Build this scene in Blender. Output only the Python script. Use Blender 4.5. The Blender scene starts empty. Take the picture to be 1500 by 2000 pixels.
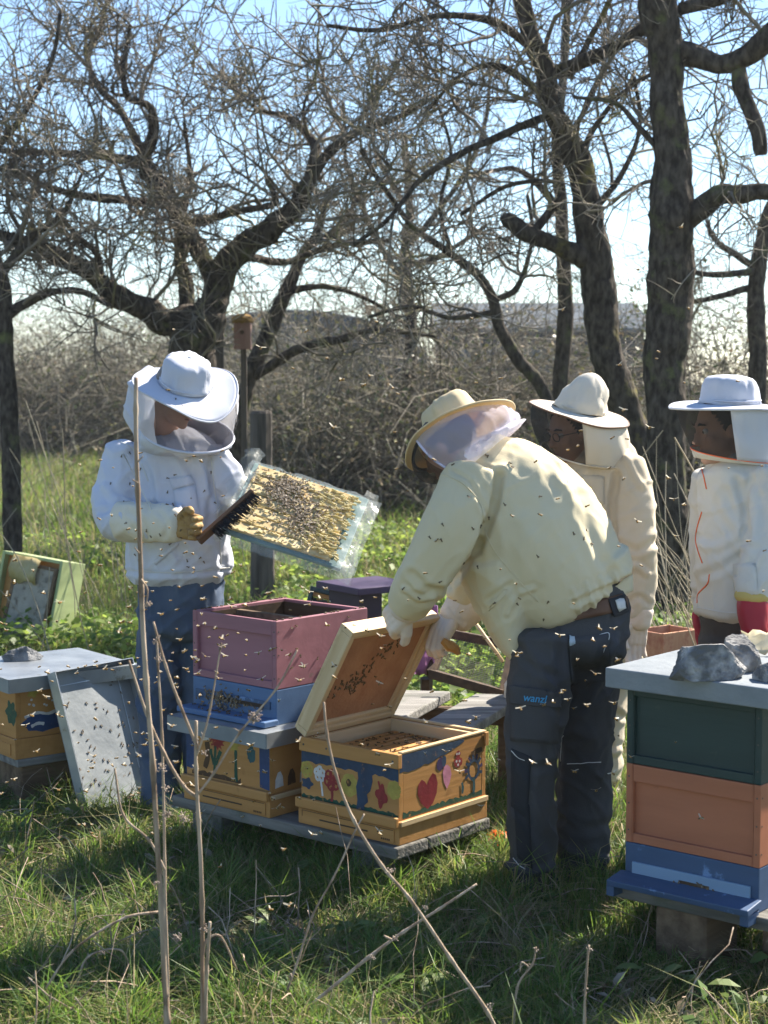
import bpy, bmesh, math, random
import numpy as np
from mathutils import Vector, Matrix, noise
from mathutils.bvhtree import BVHTree

random.seed(11)
RNG = np.random.default_rng(11)
scene = bpy.context.scene
COL = scene.collection
R = math.radians

# ------------------------------------------------------------------ camera, sky, sun, exposure
FPX, CAM_H = 3300.0, 1.8                 # focal length in pixels of the 1500 x 2000 photograph, eye height
PITCH = math.atan(270 / FPX)
cam_d = bpy.data.cameras.new('camera')
cam_d.sensor_fit = 'VERTICAL'; cam_d.sensor_height = 36.0; cam_d.lens = FPX / 2000 * 36.0
cam_d.clip_start = 0.05; cam_d.clip_end = 3000
cam_d.dof.use_dof = True; cam_d.dof.focus_distance = 5.9; cam_d.dof.aperture_fstop = 5.6
cam = bpy.data.objects.new('camera', cam_d); COL.objects.link(cam)
cam.location = (0, 0, CAM_H); cam.rotation_euler = (R(90) - PITCH, 0, 0)
scene.camera = cam

SUN_AZ, SUN_EL = R(48), R(42)            # azimuth from the view direction towards the right
sun_dir = Vector((math.sin(SUN_AZ) * math.cos(SUN_EL), math.cos(SUN_AZ) * math.cos(SUN_EL), math.sin(SUN_EL)))
world = bpy.data.worlds.new('World'); scene.world = world; world.use_nodes = True
wn = world.node_tree
bg = wn.nodes['Background']
sky = wn.nodes.new('ShaderNodeTexSky'); sky.sky_type = 'NISHITA'; sky.sun_disc = False
sky.sun_elevation = SUN_EL; sky.sun_rotation = SUN_AZ
sky.air_density = 1.0; sky.dust_density = 0.0; sky.ozone_density = 4.0
wn.links.new(sky.outputs[0], bg.inputs[0]); bg.inputs[1].default_value = 0.07
sl = bpy.data.lights.new('sun', 'SUN'); sl.energy = 5.0; sl.angle = R(0.55); sl.color = (1.0, 0.915, 0.79)
so = bpy.data.objects.new('sun', sl); COL.objects.link(so); so.rotation_euler = sun_dir.to_track_quat('Z', 'Y').to_euler()
so.location = (8, 8, 12)
vs = scene.view_settings
vs.view_transform = 'Standard'; vs.look = 'None'; vs.exposure = 1.72; vs.gamma = 1.0; vs.use_curve_mapping = False
scene.render.film_transparent = False
scene.cycles.max_bounces = 8; scene.cycles.transparent_max_bounces = 24; scene.cycles.diffuse_bounces = 4

# ------------------------------------------------------------------ where a pixel of the photograph lies in the place
def ray(u, v):
    x = (u - 750) / FPX; y = (1000 - v) / FPX
    return Vector((x, math.cos(PITCH) + y * math.sin(PITCH), -math.sin(PITCH) + y * math.cos(PITCH)))
CAMV = Vector((0, 0, CAM_H))
def W(u, v, Y):                          # point at world depth Y
    r = ray(u, v); return CAMV + r * (Y / r.y)
def G(u, v, z=0.0):                      # point on the level plane z
    r = ray(u, v); return CAMV + r * ((z - CAM_H) / r.z)
def PX(p):                               # world (n,3) array to pixels
    p = np.asarray(p, float); d = p - np.array([0, 0, CAM_H])
    c, s = math.cos(PITCH), math.sin(PITCH)
    dep = d[..., 1] * c - d[..., 2] * s; up = d[..., 1] * s + d[..., 2] * c
    return np.stack([750 + FPX * d[..., 0] / dep, 1000 - FPX * up / dep], -1)

# ------------------------------------------------------------------ objects
def tag(o, label=None, cat=None, group=None, kind=None):
    if label: o['label'] = label
    if cat: o['category'] = cat
    if group: o['group'] = group
    if kind: o['kind'] = kind
    return o
def thing(name, loc, label, cat, group=None, rz=0.0):
    o = bpy.data.objects.new(name, None); COL.objects.link(o)
    o.empty_display_size = .05
    o.location = loc; o.rotation_euler = (0, 0, rz)
    return tag(o, label, cat, group)
def link(name, me, mats, parent=None, smooth=False, world_space=False):
    for m in (mats if isinstance(mats, (list, tuple)) else [mats]): me.materials.append(m)
    if smooth: me.polygons.foreach_set('use_smooth', [True] * len(me.polygons))
    o = bpy.data.objects.new(name, me); COL.objects.link(o)
    if parent is not None:
        o.parent = parent
        if world_space:
            o.matrix_parent_inverse = Matrix.Translation(-Vector(parent.location))
    return o
def np_mesh(name, V, F, mats, parent=None, midx=None, smooth=False, world_space=False):
    V = np.asarray(V, np.float32); F = np.asarray(F, np.int32); k = F.shape[1]
    me = bpy.data.meshes.new(name)
    me.vertices.add(len(V)); me.vertices.foreach_set('co', V.ravel())
    me.loops.add(F.size); me.loops.foreach_set('vertex_index', F.ravel())
    me.polygons.add(len(F)); me.polygons.foreach_set('loop_start', np.arange(0, F.size, k, dtype=np.int32))
    if midx is not None: me.polygons.foreach_set('material_index', np.asarray(midx, np.int32))
    me.update(calc_edges=True)
    return link(name, me, mats, parent, smooth, world_space)
class MB:
    def __init__(s): s.v = []; s.f = []; s.m = []
    def add(s, vs, fs, mi=0):
        n = len(s.v); s.v += [tuple(v) for v in vs]; s.f += [tuple(i + n for i in f) for f in fs]; s.m += [mi] * len(fs)
    def box(s, x0, x1, y0, y1, z0, z1, mi=0, M=None):
        P = [Vector((x, y, z)) for z in (z0, z1) for (x, y) in ((x0, y0), (x1, y0), (x1, y1), (x0, y1))]
        if M is not None: P = [M @ p for p in P]
        s.add(P, [(3, 2, 1, 0), (4, 5, 6, 7), (0, 1, 5, 4), (1, 2, 6, 5), (2, 3, 7, 6), (3, 0, 4, 7)], mi)
    def tube(s, pts, rad, n=8, mi=0, caps=True, jit=0.0):
        pts = [Vector(p) for p in pts]
        if not isinstance(rad, (list, tuple)): rad = [rad] * len(pts)
        rings = []; ref = None
        for i, p in enumerate(pts):
            t = (pts[min(i + 1, len(pts) - 1)] - pts[max(i - 1, 0)]).normalized()
            if ref is None:
                ref = t.orthogonal().normalized()
            ref = (ref - t * ref.dot(t)).normalized(); b = t.cross(ref)
            rings.append([p + (ref * math.cos(a) + b * math.sin(a)) * rad[i] * (1 + random.uniform(-jit, jit)) for a in [2 * math.pi * k / n for k in range(n)]])
        vs = [v for r in rings for v in r]; fs = []
        for i in range(len(pts) - 1):
            for k in range(n): fs.append((i * n + k, i * n + (k + 1) % n, (i + 1) * n + (k + 1) % n, (i + 1) * n + k))
        if caps:
            fs.append(tuple(range(n - 1, -1, -1))); fs.append(tuple((len(pts) - 1) * n + k for k in range(n)))
        s.add(vs, fs, mi)
    def poly(s, pts, mi=0): s.add(pts, [tuple(range(len(pts)))], mi)
    def grid(s, rows, mi=0, close=False):
        m = len(rows[0]); vs = [p for r in rows for p in r]; fs = []
        for i in range(len(rows) - 1):
            for k in range(m if close else m - 1):
                fs.append((i * m + k, i * m + (k + 1) % m, (i + 1) * m + (k + 1) % m, (i + 1) * m + k))
        s.add(vs, fs, mi)
    def build(s, name, mats, parent=None, smooth=False, bevel=0.0, world_space=False, solid=0.0):
        me = bpy.data.meshes.new(name); me.from_pydata([tuple(v) for v in s.v], [], s.f)
        me.polygons.foreach_set('material_index', s.m); me.update()
        o = link(name, me, mats, parent, smooth, world_space)
        if bevel:
            b = o.modifiers.new('bevel', 'BEVEL'); b.width = bevel; b.segments = 2; b.limit_method = 'ANGLE'
        if solid:
            b = o.modifiers.new('solid', 'SOLIDIFY'); b.thickness = solid; b.offset = 0
        return o
def board(name, parent, x0, x1, y0, y1, z0, z1, m, bev=.003, M=None):
    b = MB(); b.box(x0, x1, y0, y1, z0, z1, 0, M); return b.build(name, m, parent, bevel=bev)

def catmull(pts, n=5):
    P = [np.array(p, float) for p in pts]; P = [2 * P[0] - P[1]] + P + [2 * P[-1] - P[-2]]; out = []
    for i in range(1, len(P) - 2):
        for k in range(n):
            t = k / n; a, b, c, d = P[i - 1], P[i], P[i + 1], P[i + 2]
            out.append(.5 * (2 * b + (c - a) * t + (2 * a - 5 * b + 4 * c - d) * t * t + (3 * b - a - 3 * c + d) * t ** 3))
    out.append(P[-2]); return out

# ------------------------------------------------------------------ procedural materials
def mat(name, c1, c2=None, sc=8.0, rough=.75, bump=0.0, bsc=60.0, st=(1, 1, 1), trans=0.0, tcol=None, spec=.3, metal=0.0,
        alpha=1.0, c3=None, sc3=3.0, th3=.58, w3=.08, detail=5.0, lo=.35, hi=.65, bst=None, rand=0.0, sheen=0.0, crease=0.0, csc=5.0, bdist=.01):
    m = bpy.data.materials.new(name); m.use_nodes = True; nt = m.node_tree; N = nt.nodes; L = nt.links
    p = N['Principled BSDF']; out = N['Material Output']
    tc = N.new('ShaderNodeTexCoord'); mp = N.new('ShaderNodeMapping'); mp.inputs['Scale'].default_value = st
    L.new(tc.outputs['Object'], mp.inputs[0])
    col = None
    if c2 is not None:
        nz = N.new('ShaderNodeTexNoise'); nz.inputs['Scale'].default_value = sc; nz.inputs['Detail'].default_value = detail
        L.new(mp.outputs[0], nz.inputs['Vector'])
        cr = N.new('ShaderNodeValToRGB'); cr.color_ramp.elements[0].position = lo; cr.color_ramp.elements[1].position = hi
        cr.color_ramp.elements[0].color = (*c1, 1); cr.color_ramp.elements[1].color = (*c2, 1)
        L.new(nz.outputs['Fac'], cr.inputs[0]); col = cr.outputs[0]
    if c3 is not None:
        n3 = N.new('ShaderNodeTexNoise'); n3.inputs['Scale'].default_value = sc3; n3.inputs['Detail'].default_value = 8; n3.inputs['Roughness'].default_value = .65
        L.new(tc.outputs['Object'], n3.inputs['Vector'])
        r3 = N.new('ShaderNodeMapRange'); r3.inputs[1].default_value = th3 - w3; r3.inputs[2].default_value = th3 + w3
        L.new(n3.outputs['Fac'], r3.inputs[0])
        mx = N.new('ShaderNodeMix'); mx.data_type = 'RGBA'
        L.new(r3.outputs[0], mx.inputs[0])
        if col is not None: L.new(col, mx.inputs[6])
        else: mx.inputs[6].default_value = (*c1, 1)
        mx.inputs[7].default_value = (*c3, 1); col = mx.outputs[2]
    if rand:
        oi = N.new('ShaderNodeObjectInfo'); mr = N.new('ShaderNodeMapRange')
        mr.inputs[3].default_value = 1 - rand; mr.inputs[4].default_value = 1 + rand
        L.new(oi.outputs['Random'], mr.inputs[0])
        hs = N.new('ShaderNodeHueSaturation'); L.new(mr.outputs[0], hs.inputs['Value'])
        if col is not None: L.new(col, hs.inputs['Color'])
        else: hs.inputs['Color'].default_value = (*c1, 1)
        col = hs.outputs[0]
    if col is not None: L.new(col, p.inputs['Base Color'])
    else: p.inputs['Base Color'].default_value = (*c1, 1)
    p.inputs['Roughness'].default_value = rough; p.inputs['Metallic'].default_value = metal
    p.inputs['Specular IOR Level'].default_value = spec
    if sheen: p.inputs['Sheen Weight'].default_value = sheen
    if bump:
        nb = N.new('ShaderNodeTexNoise'); nb.inputs['Scale'].default_value = bsc; nb.inputs['Detail'].default_value = 4
        if bst:
            m2 = N.new('ShaderNodeMapping'); m2.inputs['Scale'].default_value = bst; L.new(tc.outputs['Object'], m2.inputs[0]); L.new(m2.outputs[0], nb.inputs['Vector'])
        else: L.new(mp.outputs[0], nb.inputs['Vector'])
        bp = N.new('ShaderNodeBump'); bp.inputs['Strength'].default_value = bump; bp.inputs['Distance'].default_value = bdist
        L.new(nb.outputs['Fac'], bp.inputs['Height']); L.new(bp.outputs[0], p.inputs['Normal'])
    if crease:                                       # soft creases of worn cloth
        nc = N.new('ShaderNodeTexNoise'); nc.noise_type = 'RIDGED_MULTIFRACTAL'; nc.inputs['Scale'].default_value = csc; nc.inputs['Detail'].default_value = 2.5; nc.inputs['Distortion'].default_value = .9
        mc = N.new('ShaderNodeMapping'); mc.inputs['Scale'].default_value = (1.0, 1.0, .55); mc.inputs['Rotation'].default_value = (.5, .4, .2)
        L.new(tc.outputs['Object'], mc.inputs[0]); L.new(mc.outputs[0], nc.inputs['Vector'])
        bc = N.new('ShaderNodeBump'); bc.inputs['Strength'].default_value = crease; bc.inputs['Distance'].default_value = .03
        L.new(nc.outputs['Fac'], bc.inputs['Height'])
        if bump: L.new(bp.outputs[0], bc.inputs['Normal'])
        L.new(bc.outputs[0], p.inputs['Normal'])
    sh = p.outputs[0]
    if trans:
        tr = N.new('ShaderNodeBsdfTranslucent'); ms = N.new('ShaderNodeMixShader'); ms.inputs[0].default_value = trans
        if tcol: tr.inputs[0].default_value = (*tcol, 1)
        elif col is not None: L.new(col, tr.inputs[0])
        else: tr.inputs[0].default_value = (*c1, 1)
        L.new(sh, ms.inputs[1]); L.new(tr.outputs[0], ms.inputs[2]); sh = ms.outputs[0]
    if alpha < 1:
        tp = N.new('ShaderNodeBsdfTransparent'); ms = N.new('ShaderNodeMixShader'); ms.inputs[0].default_value = alpha
        L.new(tp.outputs[0], ms.inputs[1]); L.new(sh, ms.inputs[2]); sh = ms.outputs[0]
    L.new(sh, out.inputs[0]); return m

def wood(name, c1, c2, ax=1, sc=7, rough=.6, **k):
    st = [9, 9, 9]; st[ax] = .8
    return mat(name, c1, c2, sc=sc * .35, st=tuple(st), rough=rough, bump=k.pop('bump', .10), bsc=9, **k)
# ------------------------------------------------------------------ numpy tubes and growing
def np_tubes(P, Rr, n=3):
    """P (N,K,3) paths, Rr (N,K) radii -> verts, quads"""
    N, K, _ = P.shape
    T = np.empty_like(P); T[:, 1:-1] = P[:, 2:] - P[:, :-2]; T[:, 0] = P[:, 1] - P[:, 0]; T[:, -1] = P[:, -1] - P[:, -2]
    T /= np.linalg.norm(T, axis=2, keepdims=True) + 1e-9
    ref = np.where(np.abs(T[:, :1, 2:3]) > .8, np.array([1., 0, 0]), np.array([0, 0, 1.]))
    ref = np.broadcast_to(ref, T.shape)
    A = np.cross(T, ref); A /= np.linalg.norm(A, axis=2, keepdims=True) + 1e-9
    B = np.cross(T, A)
    ang = np.arange(n) * 2 * np.pi / n
    V = P[:, :, None, :] + Rr[:, :, None, None] * (A[:, :, None, :] * np.cos(ang)[None, None, :, None] + B[:, :, None, :] * np.sin(ang)[None, None, :, None])
    idx = np.arange(N * K * n).reshape(N, K, n)
    a = idx[:, :-1, :]; b = np.roll(idx, -1, 2)[:, :-1, :]; c = np.roll(idx, -1, 2)[:, 1:, :]; d = idx[:, 1:, :]
    F = np.stack([a, b, c, d], -1).reshape(-1, 4)
    return V.reshape(-1, 3), F
def unit(a): return a / (np.linalg.norm(a, axis=-1, keepdims=True) + 1e-9)
def grow_paths(P0, D, L, K, jit, up, rng):
    N = len(P0); out = np.empty((N, K, 3)); out[:, 0] = P0; D = unit(D)
    for k in range(1, K):
        D = unit(D + rng.normal(0, jit, (N, 3)) + np.array([0, 0, up]))
        out[:, k] = out[:, k - 1] + D * (L / (K - 1))[:, None]
    return out
def children(P, m, rng, lo=.15, spread=1.0):
    N, K, _ = P.shape
    t = rng.uniform(lo, 1, (N, m)) * (K - 1); i = np.minimum(t.astype(int), K - 2); f = (t - i)[..., None]
    ar = np.arange(N)[:, None]
    p = P[ar, i] * (1 - f) + P[ar, i + 1] * f; tg = unit(P[ar, i + 1] - P[ar, i])
    rnd = unit(np.cross(tg, rng.normal(0, 1, tg.shape)))
    d = unit(tg * rng.uniform(.25, .8, (N, m, 1)) + rnd * spread)
    return p.reshape(-1, 3), d.reshape(-1, 3), t.reshape(-1) / (K - 1)
def cat_mesh(parts):
    Vs, Fs, n = [], [], 0
    for V, F in parts: Vs.append(V); Fs.append(F + n); n += len(V)
    return np.concatenate(Vs), np.concatenate(Fs)

# ------------------------------------------------------------------ ground
m_ground = mat('ground_soil', (.035, .05, .016), (.085, .085, .035), sc=3.5, rough=.95, bump=.6, bsc=25, c3=(.16, .13, .07), sc3=1.3, th3=.6, spec=.1)
def ground_z(x, y):
    return (.035 * math.sin(x * 1.3 + .5) * math.cos(y * .9) + .02 * math.sin(x * 3.1 + y * 2.3)) * min(1, max(0, (y - 3) / 1.5)) - .02
ys = [-40, -10, 0, 2, 3] + [3.4 + .2 * i for i in range(48)] + [13.5, 15, 17, 20, 25, 32, 45, 70, 120, 200, 300]
xs = [-300, -150, -60, -25, -12, -7] + [-5 + .25 * i for i in range(41)] + [7, 12, 25, 60, 150, 300]
b = MB(); b.grid([[(x, y, ground_z(x, y) if abs(x) < 7 and y < 40 else -.02) for x in xs] for y in ys])
ground = b.build('ground', m_ground, smooth=True); tag(ground, kind='structure')

# ------------------------------------------------------------------ far buildings
def barn():
    t = thing('barn', (6.0, 64, -.9), 'long low dark blue barn with pale grey roof behind the hedge, right of centre', 'barn')
    wallm = mat('barn_wall', (.02, .03, .055), (.03, .04, .07), sc=2, rough=.8, st=(4, 4, .3))
    roofm = mat('barn_roof', (.10, .115, .13), (.13, .145, .16), sc=1.5, rough=1.0, spec=0, st=(3, .4, 1))
    board('wall', t, -3.8, 3.8, 0, 9, 0, 4.4, wallm, 0)
    b = MB()
    b.add([(-4.1, -.7, 4.25), (4.1, -.7, 4.25), (4.1, 4.5, 5.4), (-4.1, 4.5, 5.4), (4.1, 9.7, 4.25), (-4.1, 9.7, 4.25),
           (-4.1, -.7, 4.4), (4.1, -.7, 4.4), (4.1, 4.5, 5.55), (-4.1, 4.5, 5.55), (4.1, 9.7, 4.4), (-4.1, 9.7, 4.4)],
          [(6, 7, 8, 9), (9, 8, 10, 11), (1, 0, 3, 2), (2, 3, 5, 4), (0, 1, 7, 6), (5, 11, 10, 4), (1, 2, 8, 7), (2, 4, 10, 8), (0, 6, 9, 3), (3, 9, 11, 5)])
    rf = b.build('roof', roofm, t)
    b = MB()
    for i in range(16): b.box(-4.0 + i * .5, -3.94 + i * .5, -.72, -.69, 4.24, 4.45)
    b.build('gutter_bracket', wallm, rf)
    gl = mat('barn_window_glass', (.10, .13, .17), rough=.15, spec=.6)
    for i in range(3):
        f = board('window', t, -3.2 + i * 2.4, -1.8 + i * 2.4, -.05, .0, 2.6, 3.7, mat('barn_frame%d' % i, (.08, .09, .11)), 0)
        board('pane', f, -3.1 + i * 2.4, -1.9 + i * 2.4, -.08, -.052, 2.7, 3.6, gl, 0)
    t2 = thing('polytunnel', (-3.2, 58, 0), 'dark blue rounded shed roof behind the hedge, left of centre', 'shed')
    dm = mat('tunnel_skin', (.04, .06, .10), (.05, .075, .12), sc=1.2, rough=.5)
    rows = [[(-5.0 * math.cos(math.pi * k / 24) * (1 + .12 * math.sin(math.pi * k / 24)), y, .2 + 3.7 * math.sin(math.pi * k / 24) ** .75) for k in range(25)] for y in (0, 3, 6, 9, 12)]
    b = MB(); b.grid(rows); b.add(rows[0], [tuple(range(24, -1, -1))]); b.build('skin', dm, t2, smooth=True)
    b = MB()
    for y in (0, 3, 6, 9, 12): b.tube([(p[0] * 1.01, y, p[2] * 1.01) for p in rows[0]], .05, 6)
    b.build('hoop', mat('tunnel_hoop', (.12, .14, .17)), t2)
barn()

# ------------------------------------------------------------------ bare apple trees
m_bark = mat('apple_bark', (.024, .02, .016), (.095, .08, .066), sc=26, lo=.36, hi=.68, rough=.95, bump=1.0, bsc=13, bdist=.035, st=(1, 1, .45), c3=(.11, .12, .05), sc3=5, th3=.63, spec=.1)
m_bark_moss = mat('mossy_bark', (.024, .02, .016), (.092, .078, .064), sc=26, lo=.36, hi=.68, rough=.95, bump=1.0, bsc=13, bdist=.035, st=(1, 1, .45), c3=(.15, .13, .04), sc3=3.2, th3=.62, w3=.06, spec=.1)
m_twig = mat('apple_twig', (.075, .064, .054), (.25, .22, .18), sc=2.5, rough=.9, spec=.15, c3=(.20, .19, .09), sc3=1.7, th3=.6)
def limb_tube(b, pts, Y, n=12, sub=9, kk=1.0):
    """pts: (u, v, radius px[, dY])"""
    q = [np.array([p[0], p[1], p[2], p[3] if len(p) > 3 else 0.0]) for p in pts]
    q = catmull(q, sub); P = []; rad = []
    for a in q:
        y = Y + a[3]; w = W(a[0], a[1], y); s = FPX / y
        P.append(w); rad.append(max(.006, a[2] / s * .84))
    out = []
    for i, p in enumerate(P):
        o = (noise.noise_vector(p * 1.9) * rad[i] * .6 + noise.noise_vector(p * 5.5) * rad[i] * .28) * kk
        out.append(p + o); rad[i] *= 1 + .18 * kk * noise.noise(p * 4.3)
    k0 = len(b.v); b.tube(out, rad, n)
    for i in range(len(out)):                       # cracked, knotty bark
        for k in range(n):
            a = k0 + i * n + k; v = Vector(b.v[a]); q = v * 1.0; q.z *= .45; d = (v - out[i])
            h = .16 * kk * noise.noise(v * 3.5) + .20 * (.35 - abs(noise.noise(q * 11))) + .12 * (.35 - abs(noise.noise(q * 25))) + .35 * max(0, noise.noise(v * 2.3 + Vector((7, 1, 3))) - .38)
            b.v[a] = tuple(v + d * h)
    return np.array([tuple(p) for p in out]), np.array(rad)
def apple_tree(name, label, Y, base, trunk, limbs, n1, n2, n3, l1=1.5, l2=.62, l3=.26, seed=1, up1=.06, bark=None, lo=.1, thin=1.0, stubs=()):
    rng = np.random.default_rng(seed); bark = bark or m_bark
    bp = G(base[0], base[1]); t = thing(name, (W(base[0], base[1], Y).x, Y, -.02), label, 'tree', 'bare apple trees in the orchard')
    b = MB(); paths = [limb_tube(b, trunk, Y, 30, 24, .4)]
    b.build('trunk', bark, t, smooth=True, world_space=True)
    for l in limbs:
        b = MB(); paths.append(limb_tube(b, l, Y)); b.build('limb', bark, t, smooth=True, world_space=True)
    for l in stubs:
        b = MB(); limb_tube(b, l, Y); b.build('broken_limb', bark, t, smooth=True, world_space=True)
    # crown: three orders of crooked branches
    src, tang, rad = [], [], []
    for k, (P, r) in enumerate(paths):
        i0 = int(len(P) * (.55 if k == 0 else lo)); seg = P[i0 + 1:] - P[i0:-1]
        if len(seg) == 0: continue
        w = np.linalg.norm(seg, axis=1); m = max(1, int(n1 * w.sum()))
        i = rng.choice(len(seg), m, p=w / w.sum()); f = rng.uniform(0, 1, (m, 1))
        src.append(P[i0 + i] + seg[i] * f); tang.append(unit(seg[i])); rad.append(r[i0 + i])
        src.append(P[-1:]); tang.append(unit(seg[-1:])); rad.append(r[-1:])
    src = np.concatenate(src); tang = np.concatenate(tang); rad = np.concatenate(rad); N = len(src)
    d = unit(tang * rng.uniform(.1, .9, (N, 1)) + unit(np.cross(tang, rng.normal(0, 1, (N, 3)))) * 1.0 + np.array([0, 0, .25]))
    L = l1 * rng.uniform(.45, 1.25, N)
    P1 = grow_paths(src, d, L, 9, .24, up1, rng); r1 = np.minimum(rad * .6, rng.uniform(.009, .020, N) * thin)
    R1 = r1[:, None] * np.linspace(1, .35, 9)[None]
    p, d, tt = children(P1, n2, rng, .12); L2 = l2 * rng.uniform(.4, 1.3, len(p))
    P2 = grow_paths(p, d, L2, 6, .26, .05, rng); r2 = rng.uniform(.0045, .0085, len(p)) * thin; R2 = r2[:, None] * np.linspace(1, .5, 6)[None]
    p, d, tt = children(P2, n3, rng, .1); L3 = l3 * rng.uniform(.35, 1.4, len(p))
    P3 = grow_paths(p, d, L3, 4, .16, .08, rng); r3 = rng.uniform(.003, .0048, len(p)) * thin; R3 = r3[:, None] * np.linspace(1, .6, 4)[None]
    V, F = cat_mesh([np_tubes(P1, R1, 5), np_tubes(P2, R2, 4), np_tubes(P3, R3, 3)])
    np_mesh('crown', V, F, m_twig, t, smooth=True, world_space=True)
    return t

apple_tree('apple_tree', 'spreading bare apple tree with low fork behind the person in white', 16, (375, 1100),
    [(375, 1110, 66), (373, 960, 54), (371, 800, 50), (370, 720, 52), (376, 665, 56), (382, 640, 48)],
    [[(385, 660, 50), (425, 580, 34), (448, 525, 31), (515, 462, 27, -.3), (575, 402, 22, -.5), (603, 352, 17, -.6), (640, 302, 12, -.6), (700, 258, 9, -.7), (770, 235, 6, -.8), (850, 190, 4, -.8)],
     [(600, 365, 14, -.5), (616, 305, 12, -.5), (612, 275, 10, -.3), (565, 232, 8, 0), (500, 212, 5, .2), (440, 150, 4, .2)],
     [(425, 545, 22), (388, 485, 20), (368, 440, 18, .2), (322, 382, 17, .3), (280, 312, 16, .4), (294, 275, 13, .4), (301, 240, 12, .3), (290, 205, 9, .2), (248, 188, 8, 0), (240, 125, 6, 0), (256, 50, 4, 0)],
     [(282, 315, 12, .4), (205, 305, 9, .2), (125, 300, 8, 0), (0, 293, 6, -.2), (-110, 270, 4, -.2)],
     [(272, 290, 10, .4), (236, 216, 8, .6), (190, 165, 7, .7), (173, 100, 6, .8), (200, 45, 5, .8), (212, -30, 4, .8)],
     [(365, 650, 24, .2), (358, 565, 18, .3), (352, 485, 14, .4), (356, 420, 10, .4), (372, 340, 6, .5), (360, 240, 4, .6)],
     [(352, 640, 40), (292, 601, 27, -.2), (215, 568, 23, -.4), (160, 526, 21, -.5), (90, 490, 18, -.6), (0, 455, 13, -.7), (-90, 420, 9, -.7)],
     [(318, 398, 11, .3), (250, 391, 10, 0), (180, 386, 9, -.3), (90, 364, 7, -.5), (25, 332, 6, -.6), (-60, 330, 4, -.6)],
     [(372, 432, 11, .2), (450, 415, 9, -.3), (535, 396, 7, -.6), (520, 350, 5, -.7)],
     [(195, 560, 9, -.4), (190, 500, 7, -.5), (150, 460, 6, -.6), (100, 400, 4, -.6)],
     [(480, 500, 10, -.2), (560, 510, 8, .3), (650, 480, 7, .5), (760, 470, 5, .6)]],
    5.2, 8, 7, l1=1.2, l2=.6, seed=3, thin=1.25)
apple_tree('apple_tree', 'thin dark apple tree leaning right beside the nest box', 18.5, (452, 1050),
    [(440, 1065, 20), (458, 900, 18), (478, 770, 17), (503, 698, 18), (536, 620, 17), (566, 558, 14), (592, 500, 11), (622, 450, 8), (640, 380, 6)],
    [[(498, 735, 11), (570, 690, 11, -.2), (650, 664, 10, -.3), (740, 645, 7, -.4), (850, 658, 4, -.5)],
     [(560, 570, 9), (640, 560, 7), (730, 590, 5), (800, 640, 4)], [(600, 490, 8), (680, 420, 6), (720, 330, 4)]],
    3.4, 8, 7, l1=1.2, seed=5, thin=1.1)
apple_tree('apple_tree', 'slim apple tree leaning left between the hats of the two beekeepers', 15, (1105, 1110),
    [(1120, 1125, 16), (1098, 900, 15), (1062, 768, 14), (1012, 702, 14), (976, 640, 13), (960, 580, 12), (930, 535, 10), (872, 490, 8), (805, 440, 7), (745, 360, 6), (705, 290, 5)],
    [[(958, 590, 8), (1010, 560, 7), (1040, 470, 5), (1030, 380, 4)], [(880, 495, 6), (860, 400, 5), (880, 300, 4), (850, 190, 3)], [(965, 610, 7), (880, 620, 6), (800, 600, 5), (720, 620, 4)]],
    3.6, 8, 7, l1=1.1, seed=7, thin=1.1)
apple_tree('apple_tree', 'straight thin trunk just left of the crooked mossy tree', 17, (1100, 1075),
    [(1100, 1090, 20), (1098, 900, 19), (1096, 760, 18), (1104, 600, 17), (1096, 400, 14), (1086, 280, 12), (1102, 120, 9), (1110, -20, 7)],
    [[(1098, 420, 9), (1050, 360, 8), (1000, 330, 6), (930, 340, 4)], [(1090, 300, 7), (1150, 200, 6), (1190, 90, 4)]],
    3, 8, 9, seed=9)
apple_tree('apple_tree', 'crooked mossy apple tree with a broken stub, behind the beige hat', 13, (1300, 1180),
    [(1325, 1185, 46), (1290, 1010, 40), (1245, 860, 37), (1208, 760, 37), (1182, 690, 36), (1171, 600, 36), (1166, 500, 36), (1150, 420, 33), (1130, 330, 29), (1100, 260, 25), (1074, 200, 23), (1064, 140, 23), (1040, 80, 21), (1020, 0, 20), (1000, -110, 17)],
    [[(1085, 140, 15), (1150, 114, 15, -.2), (1250, 60, 14, -.4), (1330, 22, 13, -.5), (1430, -40, 11, -.6), (1520, -110, 9, -.6)],
     [(1062, 232, 11), (1000, 258, 9, -.2), (900, 300, 8, -.4), (820, 350, 7, -.5), (755, 430, 5, -.6), (690, 480, 4, -.6)],
     [(1040, 90, 11), (960, 40, 9, -.3), (860, 30, 7, -.5), (740, 60, 6, -.6), (640, 50, 4, -.7)],
     [(1110, 150, 8), (1160, 60, 7), (1210, -40, 6)],
     [(1150, 420, 9), (1210, 350, 7), (1250, 250, 5), (1240, 150, 4)],
     [(1130, 330, 8), (1160, 250, 6), (1230, 170, 5), (1330, 120, 4)],
     [(1070, 190, 8), (980, 130, 7), (900, 150, 5), (830, 220, 4)],
     [(1040, 455, 12, -.1), (1100, 365, 5), (1000, 360, 5), (900, 420, 4)]],
    3.4, 8, 7, l1=1.25, seed=11, thin=1.15, bark=m_bark_moss, stubs=[[(1160, 512, 24), (1085, 478, 21, -.1), (1040, 456, 19, -.15), (995, 428, 17, -.2), (988, 424, 12, -.2)]])
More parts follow.
